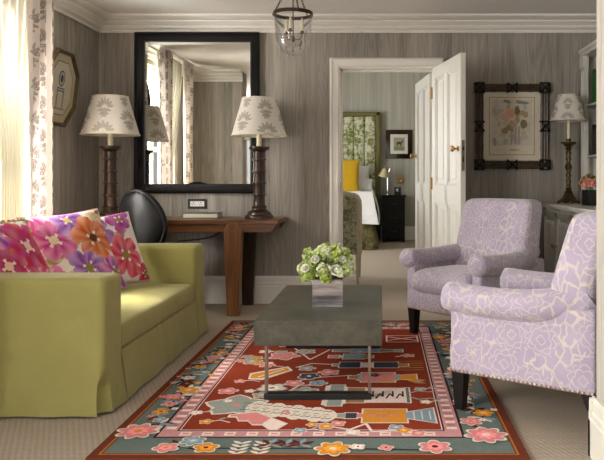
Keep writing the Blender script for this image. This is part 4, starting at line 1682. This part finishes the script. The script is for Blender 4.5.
# ------------------------------------------------------------------ wall mirror
mr = thing('wall_mirror', 'large mirror in a black ridged frame on the wall above the desk', 'mirror', (-1.643, YB, 1.697))
HX, HZ, FW = .553, .715, .082
mb = MB()
prof = [(0, 0), (0, .045), (.012, .055), (.024, .045), (.030, .040), (.052, .036), (.056, .044), (.068, .044), (.072, .03), (FW, .026), (FW, 0)]
n = len(prof)
corn = [(-1, -1), (1, -1), (1, 1), (-1, 1)]
vs_ = []
for sx, sz in corn:
    for u, v in prof:
        vs_.append((sx * (HX - u), -v - .002, sz * (HZ - u)))
fs = []
for k in range(4):
    for i in range(n - 1):
        a, b = k * n + i, k * n + i + 1
        c, d = ((k + 1) % 4) * n + i + 1, ((k + 1) % 4) * n + i
        fs.append((a, b, c, d))
mb.add(vs_, fs)
obj('frame', mb, M['black_wood'], mr, ang=25)
mb = MB()
step = .022
k = 0
for sx in (-1, 1):
    z = -HZ + .05
    while z < HZ - .04:
        mb.ball((sx * (HX - .041), -.04, z), (.010, .008, .008), 8, 5); z += step
for sz in (-1, 1):
    x = -HX + .05
    while x < HX - .04:
        mb.ball((x, -.04, sz * (HZ - .041)), (.008, .008, .010), 8, 5); x += step
o = obj('beading', mb, M['black_wood'], mr); o['kind'] = 'stuff'
mb = MB()
ix, iz, bvl = HX - FW + .003, HZ - FW + .003, .028
mb.add([(-ix, -.012, -iz), (ix, -.012, -iz), (ix, -.012, iz), (-ix, -.012, iz),
        (-ix + bvl, -.0128, -iz + bvl), (ix - bvl, -.0128, -iz + bvl), (ix - bvl, -.0128, iz - bvl), (-ix + bvl, -.0128, iz - bvl)],
       [(4, 5, 6, 7), (0, 1, 5, 4), (1, 2, 6, 5), (2, 3, 7, 6), (3, 0, 4, 7)])
obj('mirror_glass', mb, M['mirror'], mr, smooth=False)

# ------------------------------------------------------------------ octagonal picture on the left wall
op = thing('octagonal_picture', 'octagonal picture in a dark gilt frame on the wall beside the printed curtain', 'picture', (XL + .055, 5.37, 1.805))
op.rotation_euler = (0, math.radians(7), 0)
OA, OB = .262, .292       # half width, half height


def octa(k, dx=0.0):
    a, b = OA * k, OB * k
    c = .46
    return [(-a * c, -b), (a * c, -b), (a, -b * c), (a, b * c), (a * c, b), (-a * c, b), (-a, b * c), (-a, -b * c)]


mb = MB()


def ring(mb, prof):
    rows = []
    for k, d in prof:
        rows.append([(d, u, v) for u, v in octa(k)])
    n = 8
    vs_ = [p for r_ in rows for p in r_]
    fs = []
    for j in range(len(rows) - 1):
        for i in range(n):
            fs.append((j * n + i, j * n + (i + 1) % n, (j + 1) * n + (i + 1) % n, (j + 1) * n + i))
    mb.add(vs_, fs)


ring(mb, [(1, 0), (1, .022), (.985, .03), (.95, .032), (.92, .022), (.90, .022), (.885, .012), (.885, 0)])
obj('frame', mb, M['gilt_dark'], op, smooth=False)
mb = MB()


def PO(pts, col, d):
    mb.poly([(d, u, v) for u, v in pts], col)


PO(octa(.89), lin((186, 172, 136)), .010)
PO(octa(.70), lin((66, 62, 60)), .0105)
PO(octa(.68), lin((198, 190, 170)), .011)


def elp(cx, cy, rx, ry, col, d, n=24):
    PO([(cx + rx * math.cos(2 * PI * i / n), cy + ry * math.sin(2 * PI * i / n)) for i in range(n)], col, d)


def rc(x0, x1, y0, y1, col, d):
    PO([(x0, y0), (x1, y0), (x1, y1), (x0, y1)], col, d)


INK = lin((60, 62, 76))
elp(0, .075, .05, .062, INK, .0115); elp(0, .075, .04, .052, lin((176, 166, 148)), .012); elp(0, .075, .022, .03, INK, .0125)
rc(-.06, .06, -.025, .004, lin((92, 96, 130)), .0115); rc(-.05, .05, -.016, -.006, lin((190, 184, 170)), .012)
for x in (-.05, .05):
    rc(x - .012, x + .012, -.15, -.025, lin((160, 150, 132)), .0115); rc(x - .004, x + .002, -.15, -.025, lin((112, 104, 94)), .012)
rc(-.09, .09, -.165, -.15, lin((150, 142, 126)), .0115)
obj('print', mb, M['art'], op, smooth=False, flip=False)
mb = MB(); PO(octa(.895), None, .017)
obj('picture_glass', mb, M['pane'], op, smooth=False)

# ------------------------------------------------------------------ bamboo-framed picture on the right
rp = thing('framed_picture', 'coloured print in a dark bamboo frame with black lashings, past the open door', 'picture', (1.157, YB, 1.578))
PW, PH = .326, .378
mb = MB()
for k, off in enumerate((.012, .036, .06)):
    x, z = PW - off, PH - off
    d = -.022 - (.006 if k == 1 else 0)
    for s in (-1, 1):
        for (a, b) in (((s * x, d, -PH + .0), (s * x, d, PH - .0)), ((-PW, d, s * z), (PW, d, s * z))):
            a, b = Vector(a), Vector(b)
            pts = [a.lerp(b, t / 24) for t in range(25)]
            mb.tube(pts, [.0125 if i % 6 else .0145 for i in range(25)], 8)
obj('frame', mb, M['bamboo'], rp)
for cx_, cz in [(s * (PW - .036), t * (PH - .036)) for s in (-1, 1) for t in (-1, 1)] + [(0, PH - .036), (0, -PH + .036), (PW - .036, 0), (-PW + .036, 0)]:
    mb = MB()
    hw = .042
    for (a, b) in (((-1, -1), (1, 1)), ((-1, 1), (1, -1))):
        mb.tube([(cx_ + a[0] * hw, -.043, cz + a[1] * hw), (cx_, -.048, cz), (cx_ + b[0] * hw, -.043, cz + b[1] * hw)], .0075, 6)
    vert = abs(cx_) < .01
    for t in (-1, 1):
        if vert or abs(cz) > .01:
            mb.tube([(cx_ + t * hw, -.02, cz - hw), (cx_ + t * hw, -.043, cz - hw * .8), (cx_ + t * hw, -.043, cz + hw * .8), (cx_ + t * hw, -.02, cz + hw)], .008, 6)
        if not vert:
            mb.tube([(cx_ - hw, -.02, cz + t * hw), (cx_ - hw * .8, -.043, cz + t * hw), (cx_ + hw * .8, -.043, cz + t * hw), (cx_ + hw, -.02, cz + t * hw)], .008, 6)
    obj('lashing', mb, M['black_wood'], rp)
mb = MB(); mb.box(-PW + .06, PW - .06, -.014, -.004, -PH + .06, PH - .06)
obj('mount', mb, M['cream'], rp, smooth=False)
mb = MB()


def PR(pts, col, d):
    mb.poly([(u, -d, v) for u, v in pts], col)


def prc(x0, x1, y0, y1, col, d): PR([(x0, y0), (x1, y0), (x1, y1), (x0, y1)], col, d)


def pel(cx, cy, rx, ry, col, d, n=20, rot=0, wob=.0):
    q = random.Random(int(cx * 1000 + cy * 77) + 5)
    PR([(cx + rx * (1 + q.uniform(-wob, wob)) * math.cos(2 * PI * i / n), cy + ry * (1 + q.uniform(-wob, wob)) * math.sin(2 * PI * i / n)) for i in range(n)], col, d)


prc(-.205, .205, -.258, .262, lin((172, 150, 96)), .0145)
prc(-.196, .196, -.25, .254, lin((206, 196, 176)), .015)
prc(-.18, .18, -.17, .235, lin((196, 186, 168)), .0155)
pp = random.Random(9)
pal = [(186, 178, 166), (176, 168, 158), (190, 174, 156), (168, 164, 160), (182, 168, 142), (172, 158, 140)]
for k in range(34):
    pel(pp.uniform(-.15, .15), pp.uniform(-.14, .21), pp.uniform(.012, .04), pp.uniform(.015, .05), lin(pp.choice(pal)), .0157 + k * .00001, n=12, wob=.3)
for k in range(5):
    pel(-.06 + k * .008, .225 - k * .002, .018, .013, lin((132, 128, 124)), .0164 + k * .00001, n=9, wob=.35)
    pel(.05 + k * .02, .218 - k * .003, .02, .014, lin((134, 128, 122)), .0164 + k * .00001, n=9, wob=.35)
for k in range(7):
    pel(-.035 + pp.uniform(-.03, .04), .11 + pp.uniform(-.05, .05), .035, .04, lin(pp.choice([(204, 160, 138), (198, 150, 130), (208, 172, 152)])), .0166 + k * .00001, n=11, wob=.25)
for k in range(12):
    pel(.085 + pp.uniform(-.04, .04), .09 + pp.uniform(-.09, .08), .022, .028, lin(pp.choice([(122, 110, 84), (142, 128, 96), (108, 98, 78), (156, 140, 108)])), .0168 + k * .00001, n=9, wob=.35)
for k in range(7):
    pel(-.03 + pp.uniform(-.04, .04), .0 + pp.uniform(-.04, .03), .028, .026, lin(pp.choice([(160, 140, 106), (174, 154, 122), (148, 130, 98)])), .017 + k * .00001, n=9, wob=.3)
for x in (-.005, .03, .06):
    PR([(x - .008, -.16), (x + .008, -.165), (x + .014, 0), (x - .004, .0)], lin((158, 150, 138)), .0166)
for k in range(6):
    pel(-.13 + pp.uniform(-.03, .04), -.06 + pp.uniform(-.08, .08), .022, .035, lin(pp.choice([(198, 188, 170), (184, 172, 152), (164, 150, 130)])), .0166 + k * .00001, n=10, wob=.3)
pel(.02, -.21, .05, .010, lin((180, 164, 128)), .0165, wob=.15)
prc(-.15, -.09, -.215, -.2135, lin((120, 110, 100)), .0165)
obj('print', mb, M['art'], rp, smooth=False, flip=False)

# ------------------------------------------------------------------ pendant lantern
PX, PY, PZ = -.622, 4.9, 2.265
pn = thing('pendant_lantern', 'clear glass bell-jar lantern with candle lights, hanging from the ceiling', 'lantern', (PX, PY, PZ))
mb = MB()
gp = [(.131, .0), (.129, -.05), (.127, -.11), (.124, -.16), (.118, -.20), (.105, -.235), (.085, -.262), (.06, -.28), (.04, -.286), (.034, -.294), (.036, -.305), (.026, -.315), (.006, -.318)]
mb.lathe(gp, n=40, cap=False)
obj('bell_jar', mb, M['glass'], pn, ang=180)
mb = MB()
mb.lathe([(.128, .008), (.137, .010), (.139, -.004), (.137, -.016), (.129, -.014), (.128, .008)], n=40, cap=False)
for k in range(3):
    a = 2 * PI * k / 3 + PI * .95
    mb.ball((.14 * math.cos(a), .14 * math.sin(a), 0), .012, 8, 6)
obj('rim', mb, M['bronze'], pn)
mb = MB()
top = Vector((0, 0, ZC - PZ - .03))
for k in range(3):
    a = 2 * PI * k / 3 + PI * .95
    p0 = Vector((.14 * math.cos(a), .14 * math.sin(a), .01))
    nl = 13
    for i in range(nl):
        c0, c1 = p0.lerp(top, i / nl), p0.lerp(top, (i + 1) / nl)
        d = (c1 - c0); m_ = (c0 + c1) / 2
        t_ = d.normalized(); s1 = t_.orthogonal().normalized()
        if i % 2: s1 = t_.cross(s1)
        L = d.length * .62
        mb.tube([m_ + t_ * L * math.cos(2 * PI * j / 10) + s1 * .006 * math.sin(2 * PI * j / 10) for j in range(10)], .0022, 5, closed=True)
obj('chain', mb, M['bronze'], pn)
mb = MB(); mb.lathe([(.012, -.05), (.03, -.03), (.055, -.012), (.06, 0)], c=(0, 0, ZC - PZ), n=20)
obj('ceiling_rose', mb, M['bronze'], pn)
mb = MB()
mb.tube([top, (0, 0, -.17)], .0045, 8)
mb.lathe([(.004, -.20), (.012, -.19), (.008, -.175), (.014, -.165), (.005, -.155)], n=12)
for k in range(3):
    a = 2 * PI * k / 3 + .35
    c, s = math.cos(a), math.sin(a)
    mb.tube([(0, 0, -.175), (.025 * c, .025 * s, -.182), (.05 * c, .05 * s, -.175), (.062 * c, .062 * s, -.155), (.064 * c, .064 * s, -.135)], .0035, 6)
    mb.lathe([(.006, 0), (.02, .004), (.021, .008), (.01, .01), (.012, .02), (.01, .024)], c=(.064 * c, .064 * s, -.14), n=12)
obj('candle_arms', mb, M['brass'], pn)
for k in range(3):
    a = 2 * PI * k / 3 + .35
    mb = MB(); mb.lathe([(.0105, 0), (.0105, .068), (.008, .071), (.003, .09), (.001, .094)], c=(.064 * math.cos(a), .064 * math.sin(a), -.118), n=12)
    obj('candle', mb, M['candle'], pn)

# ------------------------------------------------------------------ built-in cabinet, bookcase and what stands on them
CXF, CZ = 1.44, .895
YC0 = 3.62
cb = thing('low_cabinet', 'grey-white built-in low cabinet with ribbed doors along the wall under the bookcase', 'cabinet', (CXF, (YC0 + YB) / 2, 0))
oy = (YC0 + YB) / 2
mb = MB()
mb.box(.022, XR - CXF - .004, YC0 - oy, YB - oy - .004, .09, CZ - .035); mb.box(.05, XR - CXF - .004, YC0 - oy, YB - oy - .004, 0, .09)
obj('carcass', mb, M['grey_paint'], cb, smooth=False)
mb = MB(); mb.box(-.012, XR - CXF - .004, YC0 - oy, YB - oy - .004, CZ - .035, CZ)
obj('worktop', mb, M['grey_paint'], cb, bev=.005)
ydr = YB - .07
DWD = .43
for k in range(5):
    y1 = ydr - k * (DWD + .012); y0 = y1 - DWD
    mb = MB()
    z0, z1 = .11, CZ - .06
    mb.box(.004, .022, y0 - oy, y1 - oy, z0, z1)
    fw = .05
    for (a, b, c, d) in ((y0, y0 + fw, z0, z1), (y1 - fw, y1, z0, z1), (y0, y1, z0, z0 + fw), (y0, y1, z1 - fw, z1)):
        mb.box(-.010, .004, a - oy, b - oy, c, d)
    # vertical reeds with rounded ends inside the frame
    nr = 5
    pw = (DWD - 2 * fw) / nr
    for i in range(nr):
        yc = y0 + fw + pw * (i + .5) - oy
        mb.tube([(.002, yc, z0 + fw + .03), (.002, yc, z0 + fw + .05), (.002, yc, z1 - fw - .05), (.002, yc, z1 - fw - .03)], [(.006, .006), (.009, pw * .42), (.009, pw * .42), (.006, .006)], 8)
    dr = obj('door', mb, M['grey_paint'], cb, bev=.003)
    mb = MB()
    ky = (y0 + .025) if k % 2 == 0 else (y1 - .025)
    mb.T = Matrix.Translation((-.010, ky - oy, .56)) @ Matrix.Rotation(-PI / 2, 4, 'Y')
    mb.lathe([(.007, 0), (.006, .012), (.014, .018), (.016, .025), (.012, .032), (.003, .035)], n=14)
    obj('knob', mb, M['chrome'], dr)

bk = thing('bookcase', 'tall grey-white built-in bookcase with fluted stile standing on the low cabinet', 'bookcase', (1.79, (YC0 + YB) / 2, CZ))
BH = 2.25 - CZ
D = XR - 1.79
mb = MB()
mb.box(.0, D, YB - .03 - oy, YB - oy, .0, BH - .06)
mb.box(D - .02, D, YC0 - oy, YB - oy, 0, BH - .06)
mb.box(.0, D, YC0 - oy, YC0 + .03 - oy, 0, BH - .06)
obj('carcass', mb, M['grey_paint'], bk, smooth=False)
for ys in (YB - .075, YC0 + .075, (YC0 + YB) / 2):
    mb = MB()
    yc = ys - oy
    mb.box(-.022, .02, yc - .045, yc + .045, .0, BH - .06)
    for i in (-1, 0, 1):
        mb.tube([(-.022, yc + i * .022, .12), (-.022, yc + i * .022, BH - .2)], .008, 8)
    mb.box(-.034, .02, yc - .055, yc + .055, BH - .17, BH - .06)
    mb.box(-.034, .02, yc - .055, yc + .055, 0, .1)
    obj('stile', mb, M['grey_paint'], bk, bev=.003)
mb = MB(); mb.prism([(-.01, -.06), (-.02, -.055), (-.022, -.03), (-.035, -.02), (-.04, 0), (D, 0), (D, -.06)], lambda u, v, w: (u, w, BH + v), YC0 - oy, YB - oy)
obj('cornice', mb, M['grey_paint'], bk, smooth=False)
SHZ = [.42, .86]
for zz in SHZ:
    mb = MB(); mb.box(.0, D - .02, YC0 + .03 - oy, YB - .03 - oy, zz - .018, zz)
    obj('shelf', mb, M['grey_paint'], bk, bev=.002)
# books
q = random.Random(3)
descr = {'bookgreen': 'green clothbound', 'bookdark': 'black clothbound', 'bookred': 'brown clothbound'}
for si, (zz, hts) in enumerate(((SHZ[1], 'upper'), (SHZ[0], 'middle'))):
    y = YB - .15
    for k in range(12):
        wd = q.uniform(.028, .045); hh = q.uniform(.26, .33) if si == 0 else q.uniform(.22, .30)
        mname = ('bookgreen' if k < 3 else q.choice(['bookdark', 'bookred'])) if si == 0 else ('bookdark' if k < 5 else q.choice(['bookred', 'bookdark', 'bookgreen']))
        b = thing('book', '%s book upright in the row on the %s shelf of the bookcase' % (descr[mname], hts), 'book', (1.83, y - wd / 2, CZ + zz + .0005), 0, '%s books on the %s shelf' % (descr[mname], hts))
        mb = MB(); mb.box(0, .004, -wd / 2, wd / 2, 0, hh); mb.box(0, .2, -wd / 2, -wd / 2 + .004, 0, hh); mb.box(0, .2, wd / 2 - .004, wd / 2, 0, hh)
        obj('cover', mb, M[mname], b, smooth=False)
        mb = MB(); mb.box(.004, .195, -wd / 2 + .004, wd / 2 - .004, .003, hh - .004)
        obj('pages', mb, M['paper'], b, smooth=False)
        y -= wd + .003

# brass candlestick lamp
bl_ = thing('candlestick_lamp', 'slim dark brass candlestick lamp with leaf-printed shade on the low cabinet', 'lamp', (1.607, 6.03, CZ + .001))
mb = MB()
mb.T = Matrix.Rotation(PI / 4, 4, 'Z')
mb.lathe([(.095, .012), (.098, .03), (.08, .036), (.07, .05), (.055, .06), (.045, .085), (.03, .1)], n=4)
mb.T = None
for k in range(4):
    a = PI / 2 * k
    mb.ball((.088 * math.cos(a), .088 * math.sin(a), .012), .014, 8, 6)
mb.lathe([(.03, .09), (.038, .10), (.02, .115), (.03, .13), (.02, .14), (.017, .15), (.017, .29), (.028, .30), (.034, .315), (.028, .33), (.017, .34), (.017, .46), (.03, .47), (.02, .485), (.04, .50), (.062, .515), (.066, .53), (.02, .535), (.02, .56)], n=20)
for k in range(2):
    for (z0, z1) in ((.15, .29), (.34, .46)):
        mb.tube([(.017 * math.cos(k * PI + t * 9 * (z1 - z0) / .14), .017 * math.sin(k * PI + t * 9 * (z1 - z0) / .14), z0 + (z1 - z0) * t) for t in (i / 30 for i in range(31))], .007, 6)
obj('stem', mb, M['brass'], bl_)
mb = MB(); mb.lathe([(.014, .55), (.014, .72), (.006, .73), (.006, .8)], n=12)
obj('candle_sleeve', mb, M['candle'], bl_)
mb = shade_mesh(.715, .935, .155, .088, 6, .3)
sh = obj('lamp_shade', mb, M['shade'], bl_, ang=180)
mb = MB()
for r, zz in ((.158, .715), (.088, .935)):
    mb.tube([(r * math.cos(2 * PI * k / 40), r * math.sin(2 * PI * k / 40), zz) for k in range(40)], .003, 6, closed=True)
for k in range(3):
    a = 2 * PI * k / 3
    mb.tube([(0, 0, .79), (.09 * math.cos(a), .09 * math.sin(a), .93)], .002, 5)
obj('shade_ring', mb, M['candle'], sh)

# small dark vase with pink roses
sv = thing('square_vase', 'small square black vase on the low cabinet beside the candlestick lamp', 'vase', (1.665, 5.62, CZ + .0005), .3)
mb = MB()
h_, t_ = .042, .005
mb.box(-h_, h_, -h_, h_, 0, .01)
for (a, b, c, d) in ((-h_, h_, -h_, -h_ + t_), (-h_, h_, h_ - t_, h_), (-h_, -h_ + t_, -h_, h_), (h_ - t_, h_, -h_, h_)):
    mb.box(a, b, c, d, .01, .125)
obj('vase_body', mb, M['plastic_black'], sv, bev=.002)
pb = thing('rose_posy', 'posy of pink roses and green leaves in the small black vase', 'flowers', (1.665, 5.62, CZ + .135))
ml = MB(); q = random.Random(4)
for k in range(40):
    a = q.uniform(0, 2 * PI); el = q.uniform(0, 1.4)
    d = Vector((math.cos(a) * math.cos(el), math.sin(a) * math.cos(el), math.sin(el)))
    p = Vector((0, 0, .03)) + d * q.uniform(.05, .085)
    floret(ml, p, d, q.uniform(.018, .030), q)
for k in range(6):
    ml.tube([(.015 * math.cos(k), .015 * math.sin(k), -.1), (.03 * math.cos(k), .03 * math.sin(k), .04)], .003, 5)
obj('leaves', ml, M['leaf'], pb, flip=False)
for k, (x, y, z, r) in enumerate(((-.045, -.03, .035, .03), (.0, -.06, .045, .032), (-.02, .0, .085, .026), (.04, -.02, .06, .028), (-.05, .04, .05, .027), (.03, .04, .07, .025))):
    mb = MB(); rose(mb, (x, y, z), r, Vector((x * 6 - .3, y * 6 - .5, .8)).normalized(), k + 30)
    obj('rose', mb, M['petal_pink'], pb, flip=False)

# ------------------------------------------------------------------ bedroom furniture
BXR = -.19
bed = thing('bed', 'bed with white coverlet, patterned valance and tall green toile headboard, in the far bedroom', 'bed', (-1.0, 12.0, 0))
bx, by = -1.0, 12.0
mb = MB(); mb.soft(-1.9 - bx, BXR - bx, 11.0 - by, 12.75 - by, .40, .88, .06, 8)
obj('mattress', mb, M['linen_white'], bed, ang=60)
mb = MB()


def vfn(u, v):
    pts = [(-1.9, 12.75), (-1.9, 11.0), (BXR, 11.0), (BXR, 12.75)]
    t = u * 3; i = min(2, int(t)); f = t - i
    x = pts[i][0] + (pts[i + 1][0] - pts[i][0]) * f; y = pts[i][1] + (pts[i + 1][1] - pts[i][1]) * f
    w = .02 * math.sin(u * 160) * (1 - v)
    nx, ny = ((-1, 0), (0, -1), (1, 0))[i]
    return Vector((x + nx * (w + .03 + .09 * (1 - v)) - bx, y + ny * (w + .02) - by, .01 + .44 * v))


mb.grid(vfn, 300, 4)
obj('valance', mb, M['toile_dark'], bed, ang=180)
mb = MB()


def cov(u, v):
    # over the top and down the near and right sides, hem lower towards the foot
    a = -1.94 + (BXR + .04 + 1.94) * u; b = 10.96 + 1.45 * v
    return Vector((a - bx, b - by, .905 + .012 * math.sin(u * 20) * math.sin(v * 9)))


mb.grid(cov, 30, 20)


def cov2(u, v):
    b = 10.96 + 1.45 * u
    return Vector((BXR + .04 + .03 * math.sin(PI * v) + .10 * v + .012 * math.sin(u * 30) * v - bx, b - by, .905 - .50 * v))


mb.grid(cov2, 40, 8)


def cov3(u, v):
    a = -1.94 + (BXR + .04 + 1.94) * u
    return Vector((a - bx + .10 * v * u, 10.96 - .03 * v - by + .012 * math.sin(u * 30) * v, .905 - (.44 + .06 * u) * v))


mb.grid(cov3, 40, 8)
obj('coverlet', mb, M['linen_white'], bed, ang=60)
hx0, hx1 = -1.98, -.03
mb = MB()
nch = 9
wch = (hx1 - .09 - hx0 - .09) / nch
for k in range(nch):
    a = hx0 + .09 + wch * k
    mb.soft(a - bx, a + wch - bx, 12.745 - by, 12.84 - by, .4, 2.26, .035, 6, (0, .02, 0))
obj('headboard', mb, M['toile'], bed, ang=60)
mb = MB(); mb.box(hx0 - bx, hx1 - bx, 12.82 - by, 12.895 - by, .02, 2.34)
mb.box(hx0 - bx, hx0 + .09 - bx, 12.76 - by, 12.84 - by, .02, 2.34); mb.box(hx1 - .09 - bx, hx1 - bx, 12.76 - by, 12.84 - by, .02, 2.34); mb.box(hx0 - bx, hx1 - bx, 12.76 - by, 12.84 - by, 2.26, 2.34)
obj('headboard_border', mb, M['green_edge'], bed, bev=.02)


def bed_pillow(label, c, sx, sy, th, tilt, mat, name='bed_pillow', cat='pillow'):
    mb = MB()
    for sg in (1, -1):
        def fn(u, v, sg=sg):
            a, b = 2 * u - 1, 2 * v - 1
            k = max(0, (1 - a * a) * (1 - b * b))
            return Vector((a * sx * (1 - .05 * (1 - b * b)), sg * th * k ** .4, b * sy * (1 - .05 * (1 - a * a))))
        mb.grid(fn, 24, 24)
    o = obj(name, mb, mat, ang=180, loc=c, rot=(-tilt, 0, 0))
    return tag(o, label, cat)


bed_pillow('mustard yellow cushion propped on the white bed pillows', (-.72, 12.20, 1.16), .33, .32, .09, .30, M['yellow'], 'accent_cushion', 'cushion')
bed_pillow('white bed pillow standing against the toile headboard', (-.52, 12.60, 1.13), .30, .24, .09, .25, M['linen_white'])
bed_pillow('white bed pillow lying at the bed edge beside the yellow cushion', (-.40, 12.42, 1.01), .24, .13, .08, .6, M['linen_white'])

ns = thing('nightstand', 'black nightstand with drawers beside the bed', 'nightstand', (.205, 12.6, 0))
mb = MB(); mb.box(-.20, .20, -.24, .26, .06, .80)
for sx in (-.17, .17):
    for sy in (-.21, .23):
        mb.box(sx - .03, sx + .03, sy - .03, sy + .03, 0, .06)
obj('carcass', mb, M['black_wood'], ns, bev=.004)
mb = MB(); mb.box(-.22, .22, -.26, .27, .80, .83)
obj('top', mb, M['black_wood'], ns, bev=.005)
for z in (.09, .33, .57):
    mb = MB(); mb.box(-.18, .18, -.255, -.24, z, z + .21)
    dr = obj('drawer', mb, M['black_wood'], ns, bev=.004)
    mb = MB(); mb.tube([(-.05, -.256, z + .12), (-.045, -.275, z + .10), (.045, -.275, z + .10), (.05, -.256, z + .12)], .006, 6)
    obj('handle', mb, M['bronze'], dr)
bl2 = thing('bedside_lamp', 'small adjustable lamp with cream shade on the nightstand', 'lamp', (.10, 12.62, .8305))
mb = MB(); mb.lathe([(.075, 0), (.075, .012), (.02, .02)], n=20); mb.tube([(0, 0, .015), (0, 0, .38)], .007, 8)
mb.tube([(.0, 0, .36), (.04, 0, .46), (.02, 0, .52), (-.03, -.01, .53), (-.07, -.02, .48)], .006, 8)
obj('stand', mb, M['chrome'], bl2)
mb = MB(); mb.T = Matrix.Translation((-.075, -.03, .38)) @ Matrix.Rotation(.25, 4, 'Y')
mb.lathe([(.085, -.06), (.06, .02), (.03, .09), (.012, .10)], n=24, cap=False)
obj('lamp_shade', mb, M['lampcream'], bl2)
clk = thing('clock_radio', 'small black clock with round pale dial on the nightstand', 'clock', (.28, 12.5, .8305))
mb = MB(); mb.box(-.06, .06, -.04, .04, 0, .145)
obj('case', mb, M['plastic_black'], clk, bev=.01)
mb = MB(); mb.T = Matrix.Translation((0, -.041, .09)) @ Matrix.Rotation(PI / 2, 4, 'X'); mb.lathe([(.03, 0), (.03, .003), (.022, .004)], n=20)
obj('dial', mb, M['chrome'], clk)
ws = thing('light_switch', 'gold switch plate on the bedroom wall above the nightstand', 'switch', (.345, YBED, 1.085))
mb = MB(); mb.box(-.06, .06, -.012, 0, -.045, .045)
obj('plate', mb, M['bright_brass'], ws, bev=.003)
mb = MB(); mb.box(-.018, .018, -.02, -.012, -.018, .018)
obj('rocker', mb, M['lampcream'], ws, bev=.002)

bp = thing('mirrored_picture', 'small animal print in a wide mirrored frame on the bedroom wall', 'picture', (.315, YBED, 1.76))
mb = MB(); mb.box(-.245, .245, -.03, -.001, -.265, .265)
obj('frame', mb, M['mirror_dark'] if 'mirror_dark' in M else plain('smoked_mirror', (96, 88, 80), .08, 1.0, var=.5, vscale=5), bp, bev=.006)
mb = MB()
mb.box(-.16, .16, -.042, -.03, -.18, .18)
obj('mount', mb, M['cream'], bp, bev=.008)
mb = MB()
prc(-.10, .10, -.12, .12, lin((150, 150, 128)), .0425)
# a small four-legged animal in profile
g2 = lin((70, 72, 62))
pel(.0, .02, .05, .026, g2, .043)
for x in (-.038, -.025, .028, .04): prc(x - .005, x + .005, -.045, .01, g2, .043)
PR([(.035, .03), (.06, .075), (.075, .07), (.085, .055), (.068, .05), (.055, .015)], g2, .043)
prc(-.10, .10, -.12, -.05, lin((122, 128, 92)), .0427)
obj('print', mb, M['art'], bp, smooth=False, flip=False)

# upholstered bedroom chair, back towards the doorway
bch = thing('bedroom_chair', 'wood-framed chair in grey-green toile, its back to the doorway, at the foot of the bed', 'chair', (-.535, 7.72, 0), PI)
# local -y is the facing direction, so the back is on +y; turned by PI its back faces the camera
mb = MB()


def shoulder(u, k=1.0, grow=0.0):
    # outline of the back, from lower corner over the top to the other lower corner
    pts = [(-.29, .32), (-.29, .82), (-.286, .88), (-.268, .918), (-.235, .932), (-.2, .936), (-.12, .955), (0, .962), (.12, .955), (.2, .936), (.235, .932), (.268, .918), (.286, .88), (.29, .82), (.29, .32)]
    return [(x * (1 + grow), z) for x, z in pts]


out_ = shoulder(0)
mb.tube([(x, .30, z) for x, z in out_], .034, 10)
mb.tube([(-.29, .30, .36), (.29, .30, .36)], .022, 10)
mb.box(-.29, .29, -.28, .30, .34, .40)
obj('frame', mb, M['taupe_wood'], bch)
mb = MB(); mb.prism([(x * .97, z - .01) for x, z in out_], lambda u, v, w: (u, w, v), .27, .325)
obj('back_panel', mb, M['toile_chair'], bch, bev=.01)
mb = MB(); mb.soft(-.28, .28, -.29, .27, .39, .49, .04, 8, (0, 0, .02))
obj('seat', mb, M['toile_chair'], bch, ang=60)
for sx in (-.275, .275):
    for sy in (-.26, .30):
        mb = MB(); mb.tube([(sx, sy, .36), (sx, sy + (.03 if sy > 0 else 0), .0)], [.024, .018], 10)
        obj('leg', mb, M['taupe_wood'], bch)

# ------------------------------------------------------------------ light
def area(name, loc, rot, sx, sy, power, col=(1, 1, 1)):
    l = bpy.data.lights.new(name, 'AREA'); l.shape = 'RECTANGLE'; l.size = sx; l.size_y = sy; l.energy = power; l.color = col
    o = bpy.data.objects.new(name, l); COL.objects.link(o); o.location = loc; o.rotation_euler = rot
    return o


area('daylight_living', (XL - .30, 4.48, 1.55), (0, -math.radians(80), 0), 1.75, 1.05, 330, (1.0, .97, .92))
area('daylight_near', (XL - .30, .2, 1.5), (0, -PI / 2, 0), 1.9, 2.1, 330, (1.0, .98, .95))
area('daylight_bedroom', (-3.3, 9.45, 1.7), (0, -PI / 2, 0), 2.0, 2.2, 185, (.98, .98, 1.0))
sl = bpy.data.lights.new('sun', 'SUN'); sl.energy = 17.0; sl.angle = math.radians(14); sl.color = (1.0, .95, .84)
so_ = bpy.data.objects.new('sun', sl); COL.objects.link(so_)
so_.rotation_euler = Vector((1.0, -.16, -1.28)).to_track_quat('-Z', 'Y').to_euler()
wd = bpy.data.worlds.new('sky'); SC.world = wd; wd.use_nodes = True
bg = wd.node_tree.nodes['Background']
bg.inputs[0].default_value = (.95, .97, 1.0, 1); bg.inputs[1].default_value = .7

SC.view_settings.view_transform = 'Standard'
SC.view_settings.exposure = 0.18
